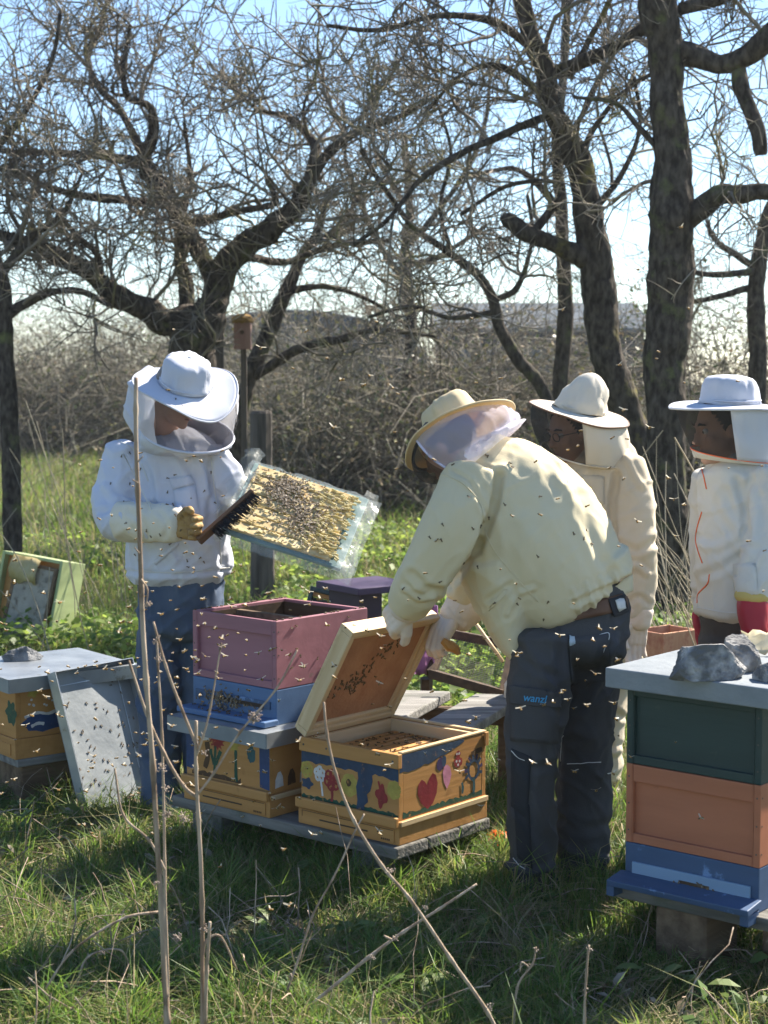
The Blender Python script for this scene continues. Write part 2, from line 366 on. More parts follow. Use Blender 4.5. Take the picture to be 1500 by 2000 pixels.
apple_tree('apple_tree', 'tall straight dark trunk between the beige and white hats', 12, (1320, 1230),
    [(1325, 1230, 52), (1308, 1050, 46), (1303, 860, 45), (1300, 700, 47), (1308, 540, 51), (1313, 410, 47), (1306, 260, 39), (1300, 120, 37), (1286, 0, 40), (1278, -130, 34)],
    [[(1335, 440, 26), (1400, 395, 23, -.1), (1460, 381, 21, -.2), (1550, 368, 18, -.3), (1640, 330, 14, -.3)],
     [(1310, 112, 28), (1350, 120, 26), (1420, 124, 24, -.1), (1482, 90, 27, -.2), (1550, 30, 24, -.3), (1620, -60, 20, -.3)],
     [(1270, -10, 22), (1220, -60, 18), (1150, -130, 12)],
     [(1330, 20, 14), (1400, 0, 12), (1480, -30, 10)],
     [(1290, 300, 7), (1240, 240, 6), (1200, 200, 5), (1120, 190, 4)]],
    2.8, 8, 6, l1=1.1, seed=13, thin=1.1, stubs=[[(1440, 128, 17, -.1), (1450, 180, 16, -.15), (1474, 240, 17, -.2), (1484, 290, 17, -.2), (1486, 304, 13, -.2)]])
apple_tree('apple_tree', 'dark apple tree at the far right edge with drooping boughs', 17, (1490, 1080),
    [(1495, 1090, 22), (1485, 850, 20), (1476, 620, 20), (1482, 510, 18), (1500, 420, 13), (1540, 330, 9)],
    [[(1480, 530, 9), (1400, 535, 7, -.3), (1335, 528, 5, -.4)], [(1472, 560, 9), (1405, 580, 7), (1345, 592, 5)], [(1470, 520, 8), (1400, 470, 6), (1380, 430, 4)]],
    3, 8, 8, l1=.9, seed=15, thin=.8)
apple_tree('apple_tree', 'dark upright trunk at the far left edge of the orchard', 15, (15, 1120),
    [(28, 1130, 22), (22, 900, 20), (14, 750, 19), (8, 640, 18), (4, 550, 17), (-30, 450, 15), (-60, 340, 12), (-40, 200, 9)],
    [[(8, 620, 13), (70, 580, 10), (150, 570, 7), (220, 600, 5)], [(0, 540, 12), (50, 470, 9), (120, 420, 6), (160, 340, 4)], [(-45, 330, 9), (40, 230, 7), (100, 120, 5), (120, 20, 4)]],
    4, 8, 7, l1=1.2, seed=17, thin=1.1)
apple_tree('apple_tree', 'hazy bare tree far behind the middle of the orchard', 24, (800, 970),
    [(800, 985, 16), (795, 800, 15), (802, 640, 14), (790, 520, 12), (800, 400, 9), (790, 260, 6)],
    [[(795, 560, 8), (730, 450, 7), (680, 330, 5), (670, 200, 4)], [(800, 480, 8), (880, 380, 6), (940, 270, 5), (960, 130, 4)], [(795, 520, 8), (860, 500, 6), (950, 440, 4)], [(790, 400, 7), (730, 280, 5), (740, 120, 4)]],
    2.4, 8, 7, l1=1.7, l2=.8, l3=.34, seed=19, thin=1.2)

# ------------------------------------------------------------------ bramble thicket along the back of the orchard
def thicket():
    rng = np.random.default_rng(23)
    def front(x): return 20.5 + 2.2 * np.sin(x * .55 + 1.2) + np.where(x < -1.2, (-1.2 - x) * 9.0, 0)
    N = 9200
    x = rng.uniform(-12, 8.5, N); y = np.minimum(front(x), 38) + rng.uniform(0, 1, N) ** 1.3 * 4
    d = np.stack([rng.normal(0, .5, N), rng.normal(-.15, .5, N), rng.uniform(.7, 1.4, N)], 1)
    L = (rng.uniform(1.2, 3.6, N) + np.where(rng.random(N) < .04, 1.2, 0)) * (1 + .18 * np.sin(x * 1.7)) * np.where(x < -1.5, 1.5, 1.2)
    P = np.empty((N, 6, 3)); P[:, 0] = np.stack([x, y, np.full(N, -.05)], 1); D = unit(d)
    for k in range(1, 6):
        D = unit(D + rng.normal(0, .16, (N, 3)) + np.array([0, 0, -.10 * k])); P[:, k] = P[:, k - 1] + D * (L / 5)[:, None]
    P[:, :, 2] = np.maximum(P[:, :, 2], .02)
    Rr = rng.uniform(.004, .011, N)[:, None] * np.linspace(1, .45, 6)[None]
    V1, F1 = np_tubes(P, Rr, 3)
    p, dd, tt = children(P, 4, rng, .2); L2 = rng.uniform(.15, .6, len(p))
    P2 = grow_paths(p, dd, L2, 3, .25, -.02, rng); V2, F2 = np_tubes(P2, np.full((len(p), 3), .0044), 3)
    # leaves still hanging on the canes, some dead and curled
    M = 80000; i = rng.integers(0, len(P2), M); k = rng.integers(0, 3, M); c = P2[i, k] + rng.normal(0, .05, (M, 3))
    c[:, 2] = np.abs(c[:, 2]) + .02
    a = unit(rng.normal(0, 1, (M, 3))) ; bvec = unit(np.cross(a, rng.normal(0, 1, (M, 3)))); s = rng.uniform(.018, .045, M)[:, None]
    n = np.cross(a, bvec) * s * .3
    V3 = np.stack([c - a * s, c + bvec * s * .55 + n, c + a * s, c - bvec * s * .55 + n], 1).reshape(-1, 3); F3 = np.arange(M * 4).reshape(M, 4)
    V, F = cat_mesh([(V1, F1), (V2, F2), (V3, F3)])
    mi = np.concatenate([np.where(rng.random(len(F1) // 15) < .4, 0, 1).repeat(15), np.where(rng.random(len(F2) // 6) < .5, 0, 1).repeat(6), rng.choice([2, 3, 4], M, p=[.46, .18, .36])])
    ms = [mat('cane_dark', (.07, .064, .05)), mat('cane_pale', (.22, .195, .145)),
          mat('leaf_evergreen', (.055, .075, .03), (.08, .105, .045), sc=1, trans=.3, rough=.45), mat('leaf_brown', (.20, .145, .085), (.31, .24, .15), sc=1, trans=.3), mat('leaf_olive', (.12, .125, .045), (.175, .17, .07), sc=1, trans=.35)]
    o = np_mesh('bramble_thicket', V, F, ms, midx=mi); tag(o, 'tangled brown bramble thicket along the back of the orchard', 'thicket', kind='stuff')
thicket()

# ------------------------------------------------------------------ grass, herbs, dry straw
def blades(name, label, X, Y, Hh, Wd, lean, ms, p, seed, curl=.5, z0=None):
    rng = np.random.default_rng(seed); N = len(X)
    Z = np.array([ground_z(a, b_) for a, b_ in zip(X, Y)]) - .004
    ang = rng.uniform(0, 2 * np.pi, N); dx = np.cos(ang); dy = np.sin(ang); ln = Hh * lean
    tw = rng.uniform(0, np.pi, N); wx = np.cos(tw) * Wd; wy = np.sin(tw) * Wd
    B = np.stack([X, Y, Z], 1); wv = np.stack([wx, wy, np.zeros(N)], 1)
    m1 = B + np.stack([dx * ln * .22, dy * ln * .22, Hh * .55], 1)
    drop = rng.uniform(0, curl, N)
    tp = B + np.stack([dx * ln, dy * ln, Hh * (1 - drop * lean)], 1)
    V = np.stack([B - wv, B + wv, m1 + wv * .8, m1 - wv * .8, tp], 1).reshape(-1, 3)
    i = np.arange(N)[:, None] * 5
    F = np.concatenate([i + [0, 1, 2], i + [0, 2, 3], i + [3, 2, 4]], 1).reshape(-1, 3)
    mi = rng.choice(len(ms), N, p=p).repeat(3)
    o = np_mesh(name, V, F, ms, midx=mi); tag(o, label, 'grass', kind='stuff'); return o
g1 = mat('grass_green', (.088, .148, .03), (.125, .19, .045), sc=1.5, rough=.5, trans=.42, tcol=(.19, .30, .05))
g2 = mat('grass_dark', (.05, .105, .025), (.07, .14, .032), sc=1.5, rough=.5, trans=.4, tcol=(.12, .22, .04))
g3 = mat('grass_yellow', (.17, .19, .055), (.23, .23, .08), sc=1.5, rough=.6, trans=.4, tcol=(.30, .32, .09))
g4 = mat('grass_straw', (.27, .22, .12), (.36, .30, .18), sc=2, rough=.8, trans=.3)
def scatter(n, y0, y1, pad, seed, clump=0, power=1.0):
    rng = np.random.default_rng(seed); y = y0 + (y1 - y0) * rng.uniform(0, 1, n) ** power
    hw = .2273 * y + pad; x = rng.uniform(-1, 1, n) * hw
    if clump:
        k = max(8, n // clump); i = rng.integers(0, k, n); r = np.abs(rng.normal(0, .045, n)); a = rng.uniform(0, 6.283, n)
        x = x[i] + r * np.cos(a); y = y[i] + r * np.sin(a)
    return x, y, rng
def trod(x, y):                              # short trodden grass before the right-hand stand and round the feet
    return np.where((x > .55) & (x < 1.5) & (y > 4.45) & (y < 5.25), .42, np.where((x > -.3) & (x < .55) & (y > 5.0) & (y < 5.5), .8, 1.0))
def patch(x, y, s=1.0, o=0.0):
    return np.array([noise.noise((a * s + o, b_ * s, o)) for a, b_ in zip(x, y)])
x, y, r_ = scatter(120000, 3.6, 8.2, .7, 31)
h = np.clip(r_.normal(.085, .03, len(x)) * (1 + .55 * patch(x, y, 1.3)), .03, .22)
blades('lawn_grass', 'short green meadow grass around the hives', x, y, h * trod(x, y), r_.uniform(.0015, .003, len(x)), r_.uniform(.2, 1.1, len(x)), [g1, g2, g3, g4], [.40, .18, .27, .15], 1)
x, y, r_ = scatter(60000, 3.7, 8.0, .6, 33, clump=75)
blades('grass_tufts', 'taller grass tufts in the foreground', x, y, np.clip(r_.normal(.16, .05, len(x)), .06, .3) * trod(x, y), r_.uniform(.0018, .0038, len(x)), r_.uniform(.3, 1.1, len(x)), [g1, g2, g3, g4], [.46, .24, .2, .10], 2, curl=.75)
x, y, r_ = scatter(26000, 3.7, 8.6, .6, 35, clump=130)
blades('dry_straw', 'dead pale straw matted between the green grass', x, y, np.clip(r_.normal(.09, .05, len(x)), .02, .3), r_.uniform(.0012, .0024, len(x)), r_.uniform(.9, 2.6, len(x)), [g4, g3], [.88, .12], 3, curl=.38)
x, y, r_ = scatter(62000, 8.0, 17, 1.0, 37)
blades('meadow_grass', 'green grass of the orchard floor behind the hives', x, y, np.clip(r_.normal(.12, .05, len(x)), .04, .3), r_.uniform(.0025, .005, len(x)), r_.uniform(.3, 1.2, len(x)), [g1, g3, g4], [.55, .32, .13], 4)
x, y, r_ = scatter(52000, 15, 40, 2.0, 39)
blades('far_meadow_grass', 'long rough grass in front of the thicket', x, y, np.clip(r_.normal(.2, .09, len(x)), .05, .55), r_.uniform(.004, .009, len(x)), r_.uniform(.3, 1.3, len(x)), [g1, g3, g4], [.48, .32, .20], 5)
# leafy ground cover: low rounded leaves in the middle distance
def ground_cover():
    rng = np.random.default_rng(41); M = 46000
    y = 8.2 + (18.5 - 8.2) * rng.uniform(0, 1, M) ** 1.0; hw = .23 * y + 1; x = rng.uniform(-1, 1, M) * hw
    keep = np.array([noise.noise((a * .8, b_ * .8, 3.3)) for a, b_ in zip(x, y)]) > -.18; keep &= ~((x < -.8) & (y > 11.5) & (rng.random(M) < .85)); x = x[keep]; y = y[keep]; M = len(x)
    z = np.abs(rng.normal(.10, .055, M)) + .01
    c = np.stack([x, y, z], 1); nrm = unit(np.stack([rng.normal(0, .5, M), rng.normal(0, .5, M), np.ones(M)], 1))
    a = unit(np.cross(nrm, rng.normal(0, 1, (M, 3)))); bb = np.cross(nrm, a); s = rng.uniform(.020, .044, M)[:, None]
    V = np.stack([c - a * s, c - a * s * .2 + bb * s * .7, c + a * s, c - a * s * .2 - bb * s * .7], 1).reshape(-1, 3)
    o = np_mesh('ground_cover_leaves', V, np.arange(M * 4).reshape(M, 4), [mat('leaf_fresh', (.13, .20, .04), (.20, .27, .06), sc=1.2, trans=.5, tcol=(.34, .44, .09), rough=.5, spec=.25), mat('leaf_deep', (.08, .135, .03), (.115, .18, .04), sc=1.2, trans=.45, tcol=(.20, .32, .06), rough=.5, spec=.25)], midx=rng.choice(2, M, p=[.6, .4]))
    tag(o, 'low leafy green ground cover under the apple trees', 'herbs', kind='stuff')
ground_cover()
def sticks():
    rng = np.random.default_rng(43); N = 200
    x = np.concatenate([rng.normal(1.95, .28, 150), rng.normal(-2.4, .8, 50)]); y = np.concatenate([rng.normal(9.2, .7, 150), rng.uniform(10, 15, 50)])
    P = grow_paths(np.stack([x, y, np.zeros(N)], 1), np.stack([rng.normal(-.15, .35, N), rng.normal(0, .3, N), np.ones(N)], 1), rng.uniform(.5, 1.7, N), 6, .1, 0, rng)
    V, F = np_tubes(P, np.full((N, 6), .0026) * rng.uniform(.7, 1.4, (N, 1)), 4)
    o = np_mesh('dry_reeds', V, F, mat('reed_straw', (.24, .20, .14), (.36, .31, .22), sc=3)); tag(o, 'dead upright reeds and thin dry stems at the foot of the trees', 'reeds', kind='stuff')
sticks()

# broad weed leaves and dead brown leaves between the grass
def weeds():
    rng = np.random.default_rng(61)
    def leaves(M, smin, smax, zlo, zhi, ms, name, label, tilt):
        y = 3.8 + 5.2 * rng.uniform(0, 1, M); k = max(10, M // 9); i = rng.integers(0, k, M); y = y[i] + rng.normal(0, .035, M); x = (rng.uniform(-1, 1, M) * (.2273 * 9 + .5))[i] + rng.normal(0, .035, M)
        c = np.stack([x, y, rng.uniform(zlo, zhi, M)], 1); nrm = unit(np.stack([rng.normal(0, tilt, M), rng.normal(0, tilt, M), np.ones(M)], 1)); a = unit(np.cross(nrm, rng.normal(0, 1, (M, 3)))); bb = np.cross(nrm, a); s = rng.uniform(smin, smax, M)[:, None]; up = nrm * s * .25
        V = np.stack([c - a * s, c - a * s * .35 + bb * s * .42 + up, c + a * s * .4 + bb * s * .36 + up, c + a * s, c + a * s * .4 - bb * s * .36 + up, c - a * s * .35 - bb * s * .42 + up], 1).reshape(-1, 3)
        b6 = np.arange(M)[:, None] * 6; F = np.concatenate([b6 + [0, 1, 5, 5], b6 + [1, 2, 4, 5], b6 + [2, 3, 4, 4]], 1).reshape(-1, 4)
        me_f = [tuple(dict.fromkeys(f)) for f in F.tolist()]
        me = bpy.data.meshes.new(name); me.from_pydata(V.tolist(), [], me_f); me.polygons.foreach_set('material_index', np.repeat(rng.choice(len(ms), M), 3).astype(np.int32)); me.update()
        o = link(name, me, ms); tag(o, label, 'leaves', kind='stuff')
    leaves(2600, .02, .05, .01, .07, [mat('weed_leaf', (.07, .125, .03), (.10, .16, .04), sc=3, trans=.35, rough=.5), mat('weed_leaf_pale', (.11, .16, .05), (.15, .2, .07), sc=3, trans=.35, rough=.5)], 'weed_leaves', 'small broad weed leaves scattered through the near grass', .55)
    leaves(2200, .012, .034, .004, .05, [mat('dead_leaf', (.16, .105, .055), (.26, .18, .10), sc=9, trans=.2, rough=.8), mat('dead_leaf_grey', (.24, .20, .15), (.33, .28, .21), sc=9, trans=.2, rough=.8)], 'dead_leaves', 'small curled dead leaves lying between the grass', .8)
weeds()

# ------------------------------------------------------------------ spring haze
hb_ = MB(); hb_.box(-305, 305, -45, 305, -1.2, 16)
hz_m = bpy.data.materials.new('haze_air'); hz_m.use_nodes = True; nt = hz_m.node_tree; nt.nodes.remove(nt.nodes['Principled BSDF'])
pv = nt.nodes.new('ShaderNodeVolumePrincipled'); pv.inputs['Color'].default_value = (.86, .92, 1.0, 1); pv.inputs['Density'].default_value = .0006; pv.inputs['Anisotropy'].default_value = .35
nt.links.new(pv.outputs[0], nt.nodes['Material Output'].inputs['Volume'])
ho = hb_.build('haze', hz_m); tag(ho, kind='stuff'); ho.display_type = 'WIRE'
# ------------------------------------------------------------------ hives and boxes
def paint(name, c, var=.75, rough=.55, worn=None, axis=1, **k):
    c2 = tuple(x * var for x in c); st = [3, 3, 3]; st[axis] = .5
    return mat(name, c, c2, sc=5, st=tuple(st), rough=rough, bump=.05, bsc=22, c3=worn, sc3=k.pop('sc3', 9), th3=k.pop('th3', .68), w3=.03, **k)
m_pink = paint('pink_paint', (.30, .135, .165), .82, worn=(.20, .12, .12))
m_blue = paint('blue_paint', (.075, .145, .28), .8, worn=(.05, .09, .17))
m_blue2 = paint('deep_blue_paint', (.05, .092, .175), .8, worn=(.14, .24, .42), th3=.64)
m_lblue = paint('light_blue_paint', (.19, .29, .42), .9)
m_orange = paint('terracotta_paint', (.40, .145, .075), .86, worn=(.22, .09, .06), th3=.7)
m_green = paint('dark_green_paint', (.028, .052, .048), .8, worn=(.05, .07, .06))
m_lgreen = paint('pale_green_paint', (.36, .42, .20), .88)
m_purple = paint('purple_paint', (.06, .04, .085), .8)
m_dpurple = paint('dark_purple_paint', (.035, .022, .04), .8)
m_teal = paint('dark_teal_paint', (.05, .075, .07), .7)
m_woodx = wood('amber_wood_x', (.38, .185, .055), (.45, .23, .075), 0, c3=(.22, .10, .03), sc3=6, th3=.72)
m_woody = wood('amber_wood_y', (.38, .185, .055), (.45, .23, .075), 1, c3=(.22, .10, .03), sc3=6, th3=.72)
m_palex = wood('pale_pine_x', (.52, .37, .20), (.62, .47, .28), 0)
m_paley = wood('pale_pine_y', (.52, .37, .20), (.62, .47, .28), 1)
m_greywood = wood('grey_weathered_wood', (.13, .125, .115), (.27, .26, .24), 0, rough=.9, bump=.6, c3=(.10, .11, .08), sc3=5, th3=.62)
m_greywoody = wood('grey_weathered_wood_y', (.085, .08, .07), (.19, .18, .16), 1, rough=.9, bump=.6, c3=(.10, .11, .08), sc3=5, th3=.62)
m_oldwood = wood('old_brown_wood', (.10, .065, .04), (.19, .13, .08), 0, rough=.9, bump=.5)
m_darkin = wood('propolis_stained_wood', (.035, .022, .014), (.09, .055, .03), 1, rough=.7)
m_zinc = mat('zinc_sheet', (.30, .33, .36), (.45, .48, .50), sc=6, rough=.42, metal=.75, bump=.25, bsc=18, c3=(.20, .19, .15), sc3=14, th3=.66, w3=.05, spec=.5)
m_zincw = mat('chalky_zinc_sheet', (.17, .19, .205), (.26, .28, .29), sc=5, rough=.6, metal=.25, bump=.25, bsc=20, c3=(.16, .14, .11), sc3=30, th3=.67, w3=.03)
m_roof = mat('grey_roof_coating', (.18, .205, .23), (.23, .255, .28), sc=9, rough=.55, metal=.1, bump=.2, bsc=60, c3=(.20, .22, .24), sc3=12, th3=.7)
m_panel = mat('brown_hardboard', (.32, .155, .08), (.40, .215, .115), sc=11, rough=.8, bump=.25, bsc=90)
m_comb = mat('comb_wax', (.20, .10, .03), (.36, .20, .06), sc=40, rough=.6, bump=.8, bsc=140)
m_nail = mat('nail_head', (.10, .09, .08), metal=.6, rough=.5)
PAINTS = {k: mat('brushed_' + k, c, tuple(x * .72 for x in c), sc=30, rough=.6, bump=.08, bsc=70, c3=(.36, .18, .055), sc3=28, th3=.66, w3=.05) for k, c in dict(
    navy=(.03, .055, .10), blue=(.03, .06, .15), green=(.02, .075, .045), red=(.27, .03, .03), crimson=(.22, .018, .025), yellow=(.42, .33, .07), white=(.62, .60, .58),
    pink=(.55, .22, .30), brown=(.09, .045, .02), purple=(.05, .03, .09), teal=(.03, .09, .10)).items()}
HEX = R(90 - 40.5)
def recess_box(root, w, d, h, m, rail=.055, inside=None, post=.026, rec=.016, bottom=.028):
    """a hive storey with a sunk front panel, open at top"""
    ins = inside or m_darkin
    board('side_wall', root, .0, d, 0, .022, 0, h, m)
    board('side_wall', root, .0, d, w - .022, w, 0, h, m)
    board('back_wall', root, d - .022, d - .001, .0225, w - .0225, 0, h - .001, m)
    board('front_panel', root, rec, rec + .014, .0225, w - .0225, .002, h - .012, m, .001)
    board('top_rail', root, .001, rec, post, w - post, h - rail, h - .001, m, .002)
    board('bottom_rail', root, .0015, rec, post, w - post, .001, bottom, m, .002)
    for y0, y1 in ((.0225, post - .0003), (w - post + .0003, w - .0225)):
        board('corner_post', root, .0005, rec, y0, y1, .0008, h - .0008, m, .001)
    # propolis-dark lining boards inside
    board('lining', root, rec + .015, d - .023, .0228, .026, .01, h - .012, ins, 0)
    board('lining', root, rec + .015, d - .023, w - .026, w - .0228, .01, h - .012, ins, 0)
    board('lining', root, d - .027, d - .0232, .027, w - .027, .01, h - .012, ins, 0)
    b = MB()
    for z in (.04, h * .5, h - .04):
        for y in (.011, w - .011): b.tube([(-.0012, y, z), (.003, y, z)], .0028, 8)
        b.tube([(.012, -.0012, z), (.012, .003, z)], .0028, 8)
    b.build('nail', m_nail, root)
def storey(name, C, w, d, h, m, label, cat='hive box', group=None, rz=HEX, **k):
    t = thing(name, C, label, cat, group, rz); recess_box(t, w, d, h, m, **k); return t
class Face:
    """a painted face of a box: s runs left to right in the picture, t upwards"""
    def __init__(s, root, w, side, off=.0): s.root = root; s.w = w; s.side = side; s.k = 0; s.off = off
    def p(s, a, t, e): return (a, -e - s.off, t) if s.side else (-e - s.off, s.w - a, t)
    def poly(s, name, pts, col):
        s.k += 1; e = .0004 + .00003 * s.k
        b = MB(); b.poly([s.p(a, t, e) for a, t in (pts if s.side else pts)])
        o = b.build(name, PAINTS[col], s.root); return o
    def strip(s, name, top, bot, col):
        s.k += 1; e = .0004 + .00003 * s.k
        b = MB(); b.grid([[s.p(a, t, e) for a, t in bot], [s.p(a, t, e) for a, t in top]]); return b.build(name, PAINTS[col], s.root)
    def stroke(s, name, pts, r, col):
        s.k += 1; e = .0004 + .00003 * s.k; b = MB(); P = catmull([(p[0], p[1]) for p in pts], 4)
        l, rr = [], []
        for i, q in enumerate(P):
            d = P[min(i + 1, len(P) - 1)] - P[max(0, i - 1)]; n = np.array([-d[1], d[0]]) / (np.hypot(*d) + 1e-9) * r * random.uniform(.8, 1.2)
            l.append(s.p(*(q + n), e)); rr.append(s.p(*(q - n), e))
        b.grid([l, rr]); return b.build(name, PAINTS[col], s.root)
    def blob(s, name, cx, cy, rx, ry, col, n=22, wob=.12, lobes=0, amp=0.0, ph=0.0):
        pts = []
        for i in range(n):
            a = 2 * math.pi * i / n; k = 1 + random.uniform(-wob, wob) + amp * math.cos(lobes * a + ph)
            pts.append((cx + rx * k * math.cos(a), cy + ry * k * math.sin(a)))
        return s.poly(name, pts, col)
    def flower(s, cx, cy, r, col, petals=6, mid=None, th=.004):
        for i in range(petals):
            a = 2 * math.pi * i / petals + .3; x, y = cx + .6 * r * math.cos(a), cy + .6 * r * math.sin(a)
            pts = [(x + .42 * r * math.cos(b_), y + .46 * r * math.sin(b_)) for b_ in [2 * math.pi * j / 7 for j in range(8)]]
            s.stroke('painted_flower', pts, th, col)
        if mid: s.blob('painted_flower', cx, cy, r * .3, r * .3, mid, 12)
    def jagged(s, name, s0, s1, t0, t1, col, n=26, up=True):
        base, edge = [], []
        for i in range(n + 1):
            a = s0 + (s1 - s0) * i / n; base.append((a, t0)); edge.append((a, t1 + random.uniform(-.006, .006)))
        s.strip(name, edge if up else base, base if up else edge, col)

Z0 = .2
# --- front painted hive
CF = G(779, 1651, Z0); WF, DF = .455, .487
def painted_floor(C, label, w, d):
    t = thing('hive_floor', C, label, 'hive floor', None, HEX)
    board('floor_frame', t, -.008, d, -.008, w + .008, 0, .082, m_woody)
    board('front_ledge', t, -.026, -.0085, -.008, w + .008, .062, .098, m_woody, .004)
    board('entrance_drawer', t, -.0125, -.0082, .012, w - .012, .008, .056, m_woody, .001)
    board('drawer_gap', t, -.0132, -.0126, .016, w - .016, .050, .0525, PAINTS['brown'], 0)
    board('drawer_gap', t, -.0132, -.0126, w - .017, w - .0145, .030, .0525, PAINTS['brown'], 0)
    board('entrance_slot', t, -.0135, -.0127, .13, w - .10, .026, .0315, m_darkin, 0)
    board('side_ledge', t, 0, d, -.0135, -.0083, .064, .081, m_palex, .001)
    b = MB()
    for i in range(5): b.box(-.0132, -.0127, .03 + i * .0085, .036 + i * .0085, .012, .019)
    b.build('maker_stamp', PAINTS['brown'], t)
    return t
painted_floor(CF, 'honey-coloured wooden floor under the open painted hive', WF, DF)
hb = thing('hive_box', (CF.x, CF.y, Z0 + .0825), 'open amber hive box painted with flowers, a heart and a ladybird', 'hive box', None, HEX)
HB = .18
board('front_wall', hb, 0, .022, 0, WF, 0, HB, m_woody, .002); board('back_wall', hb, DF - .022, DF, 0, WF, 0, HB + .048, m_woody, .002)
board('side_wall', hb, .0225, DF - .0225, 0.0005, .022, 0, HB + .0475, m_woodx, .002); board('side_wall', hb, .0225, DF - .0225, WF - .022, WF - .0005, 0, HB + .0475, m_woodx, .002)
f = Face(hb, WF, False)
f.jagged('painted_sky', .002, WF - .002, HB - .001, HB - .038, 'navy', up=False)
f.jagged('painted_grass', .002, WF - .002, .002, .024, 'green', 40)
f.flower(.028, .115, .026, 'yellow', 6); f.blob('painted_flower', .03, .065, .026, .019, 'navy', 26, .05, 5, .2)
f.flower(.09, .108, .024, 'white', 5, None, .005); f.stroke('painted_stem', [(.094, .09), (.1, .06), (.104, .03)], .004, 'white')
f.flower(.15, .095, .036, 'red', 6, None, .0045); f.stroke('painted_stem', [(.148, .07), (.15, .04), (.147, .018)], .006, 'red')
f.flower(.232, .09, .034, 'yellow', 7, 'yellow', .006); f.blob('painted_flower', .228, .098, .012, .013, 'brown')
f.poly('painted_tree', [(.268, .148), (.335, .150), (.338, .12), (.328, .085), (.312, .07), (.318, .045), (.30, .03), (.302, .008), (.262, .006), (.268, .045), (.262, .09), (.272, .12)], 'navy')
f.blob('painted_butterfly', .378, .075, .024, .036, 'red', 26, .05, 4, .25, .8); f.stroke('painted_butterfly', [(.364, .125), (.374, .09), (.377, .04)], .004, 'red')
f.flower(.435, .105, .026, 'yellow', 6, 'yellow', .006)
f = Face(hb, WF, True)
band_t = [(.004 + .355 * i / 16, HB + .046) for i in range(17)]; band_b = [(a, HB + .046 - (.062 * (1 - (a / .40) ** 2) + random.uniform(-.004, .004))) for a, _ in band_t]
f.strip('painted_sky', band_t, band_b, 'navy')
f.jagged('painted_grass', .02, DF - .02, .004, .022, 'green', 40)
f.poly('painted_heart', [(.155, .012), (.118, .04), (.100, .075), (.104, .108), (.122, .122), (.140, .112), (.150, .098), (.163, .118), (.182, .135), (.200, .125), (.210, .095), (.205, .06), (.185, .028)], 'crimson')
f.poly('painted_petal', [(.262, .063), (.245, .09), (.238, .125), (.248, .148), (.264, .15), (.280, .138), (.288, .11), (.276, .08)], 'pink')
f.blob('painted_plum', .225, .158, .02, .024, 'purple'); f.blob('painted_plum', .245, .166, .012, .02, 'navy')
f.blob('painted_ladybird', .325, .148, .024, .019, 'red'); f.blob('painted_ladybird', .325, .176, .015, .012, 'red')
for a, t_ in ((.316, .152), (.334, .150), (.325, .138), (.318, .178), (.331, .178)): f.blob('painted_spot', a, t_, .005, .005, 'white', 8)
for i in range(9):
    a = math.pi * (-.12 + i * 1.24 / 8); f.stroke('painted_petal', [(.415 + .03 * math.cos(a), .105 + .034 * math.sin(a)), (.415 + .053 * math.cos(a + .08), .105 + .058 * math.sin(a + .08))], .006, 'purple' if i % 2 else 'navy')
f.stroke('painted_flower', [(.415 + .03 * math.cos(a), .105 + .034 * math.sin(a)) for a in [2 * math.pi * k / 12 for k in range(13)]], .006, 'navy')
f.stroke('painted_stem', [(.415, .075), (.418, .045), (.416, .018)], .007, 'teal'); f.stroke('painted_petal', [(.35, .03), (.352, .05), (.348, .07)], .006, 'teal')
f.stroke('painted_bee', [(.40, .165), (.43, .169), (.465, .171)], .008, 'brown')
# rim on top
rm = hb; RZ = HB + .0005
board('front_rail', rm, -.009, .014, -.003, WF + .003, RZ, RZ + .0505, m_woody, .003)
board('end_block', rm, DF - .012, DF + .009, -.008, -.0015, RZ, RZ + .05, m_woodx, .002)
board('top_strip', rm, .0145, DF + .004, -.001, .0175, RZ + .048, RZ + .056, m_palex, .002); board('top_strip', rm, .0145, DF + .004, WF - .0175, WF + .001, RZ + .048, RZ + .056, m_palex, .002)
board('top_strip', rm, DF - .016, DF + .003, .018, WF - .018, RZ + .0475, RZ + .0555, m_paley, .002)
board('inner_strip', rm, .0225, DF - .0225, WF - .040, WF - .0225, RZ, RZ + .047, m_palex, .001); board('inner_strip', rm, DF - .040, DF - .0225, .0225, WF - .041, RZ, RZ + .047, m_paley, .001)
board('inner_strip', rm, .0148, .022, .0225, WF - .041, RZ + .001, RZ + .047, m_paley, .001)
b = MB()
for y in (.02, WF - .13, WF - .02): b.tube([(-.0105, y, RZ + .025), (-.006, y, RZ + .025)], .004, 10)
b.build('nail', m_nail, rm)
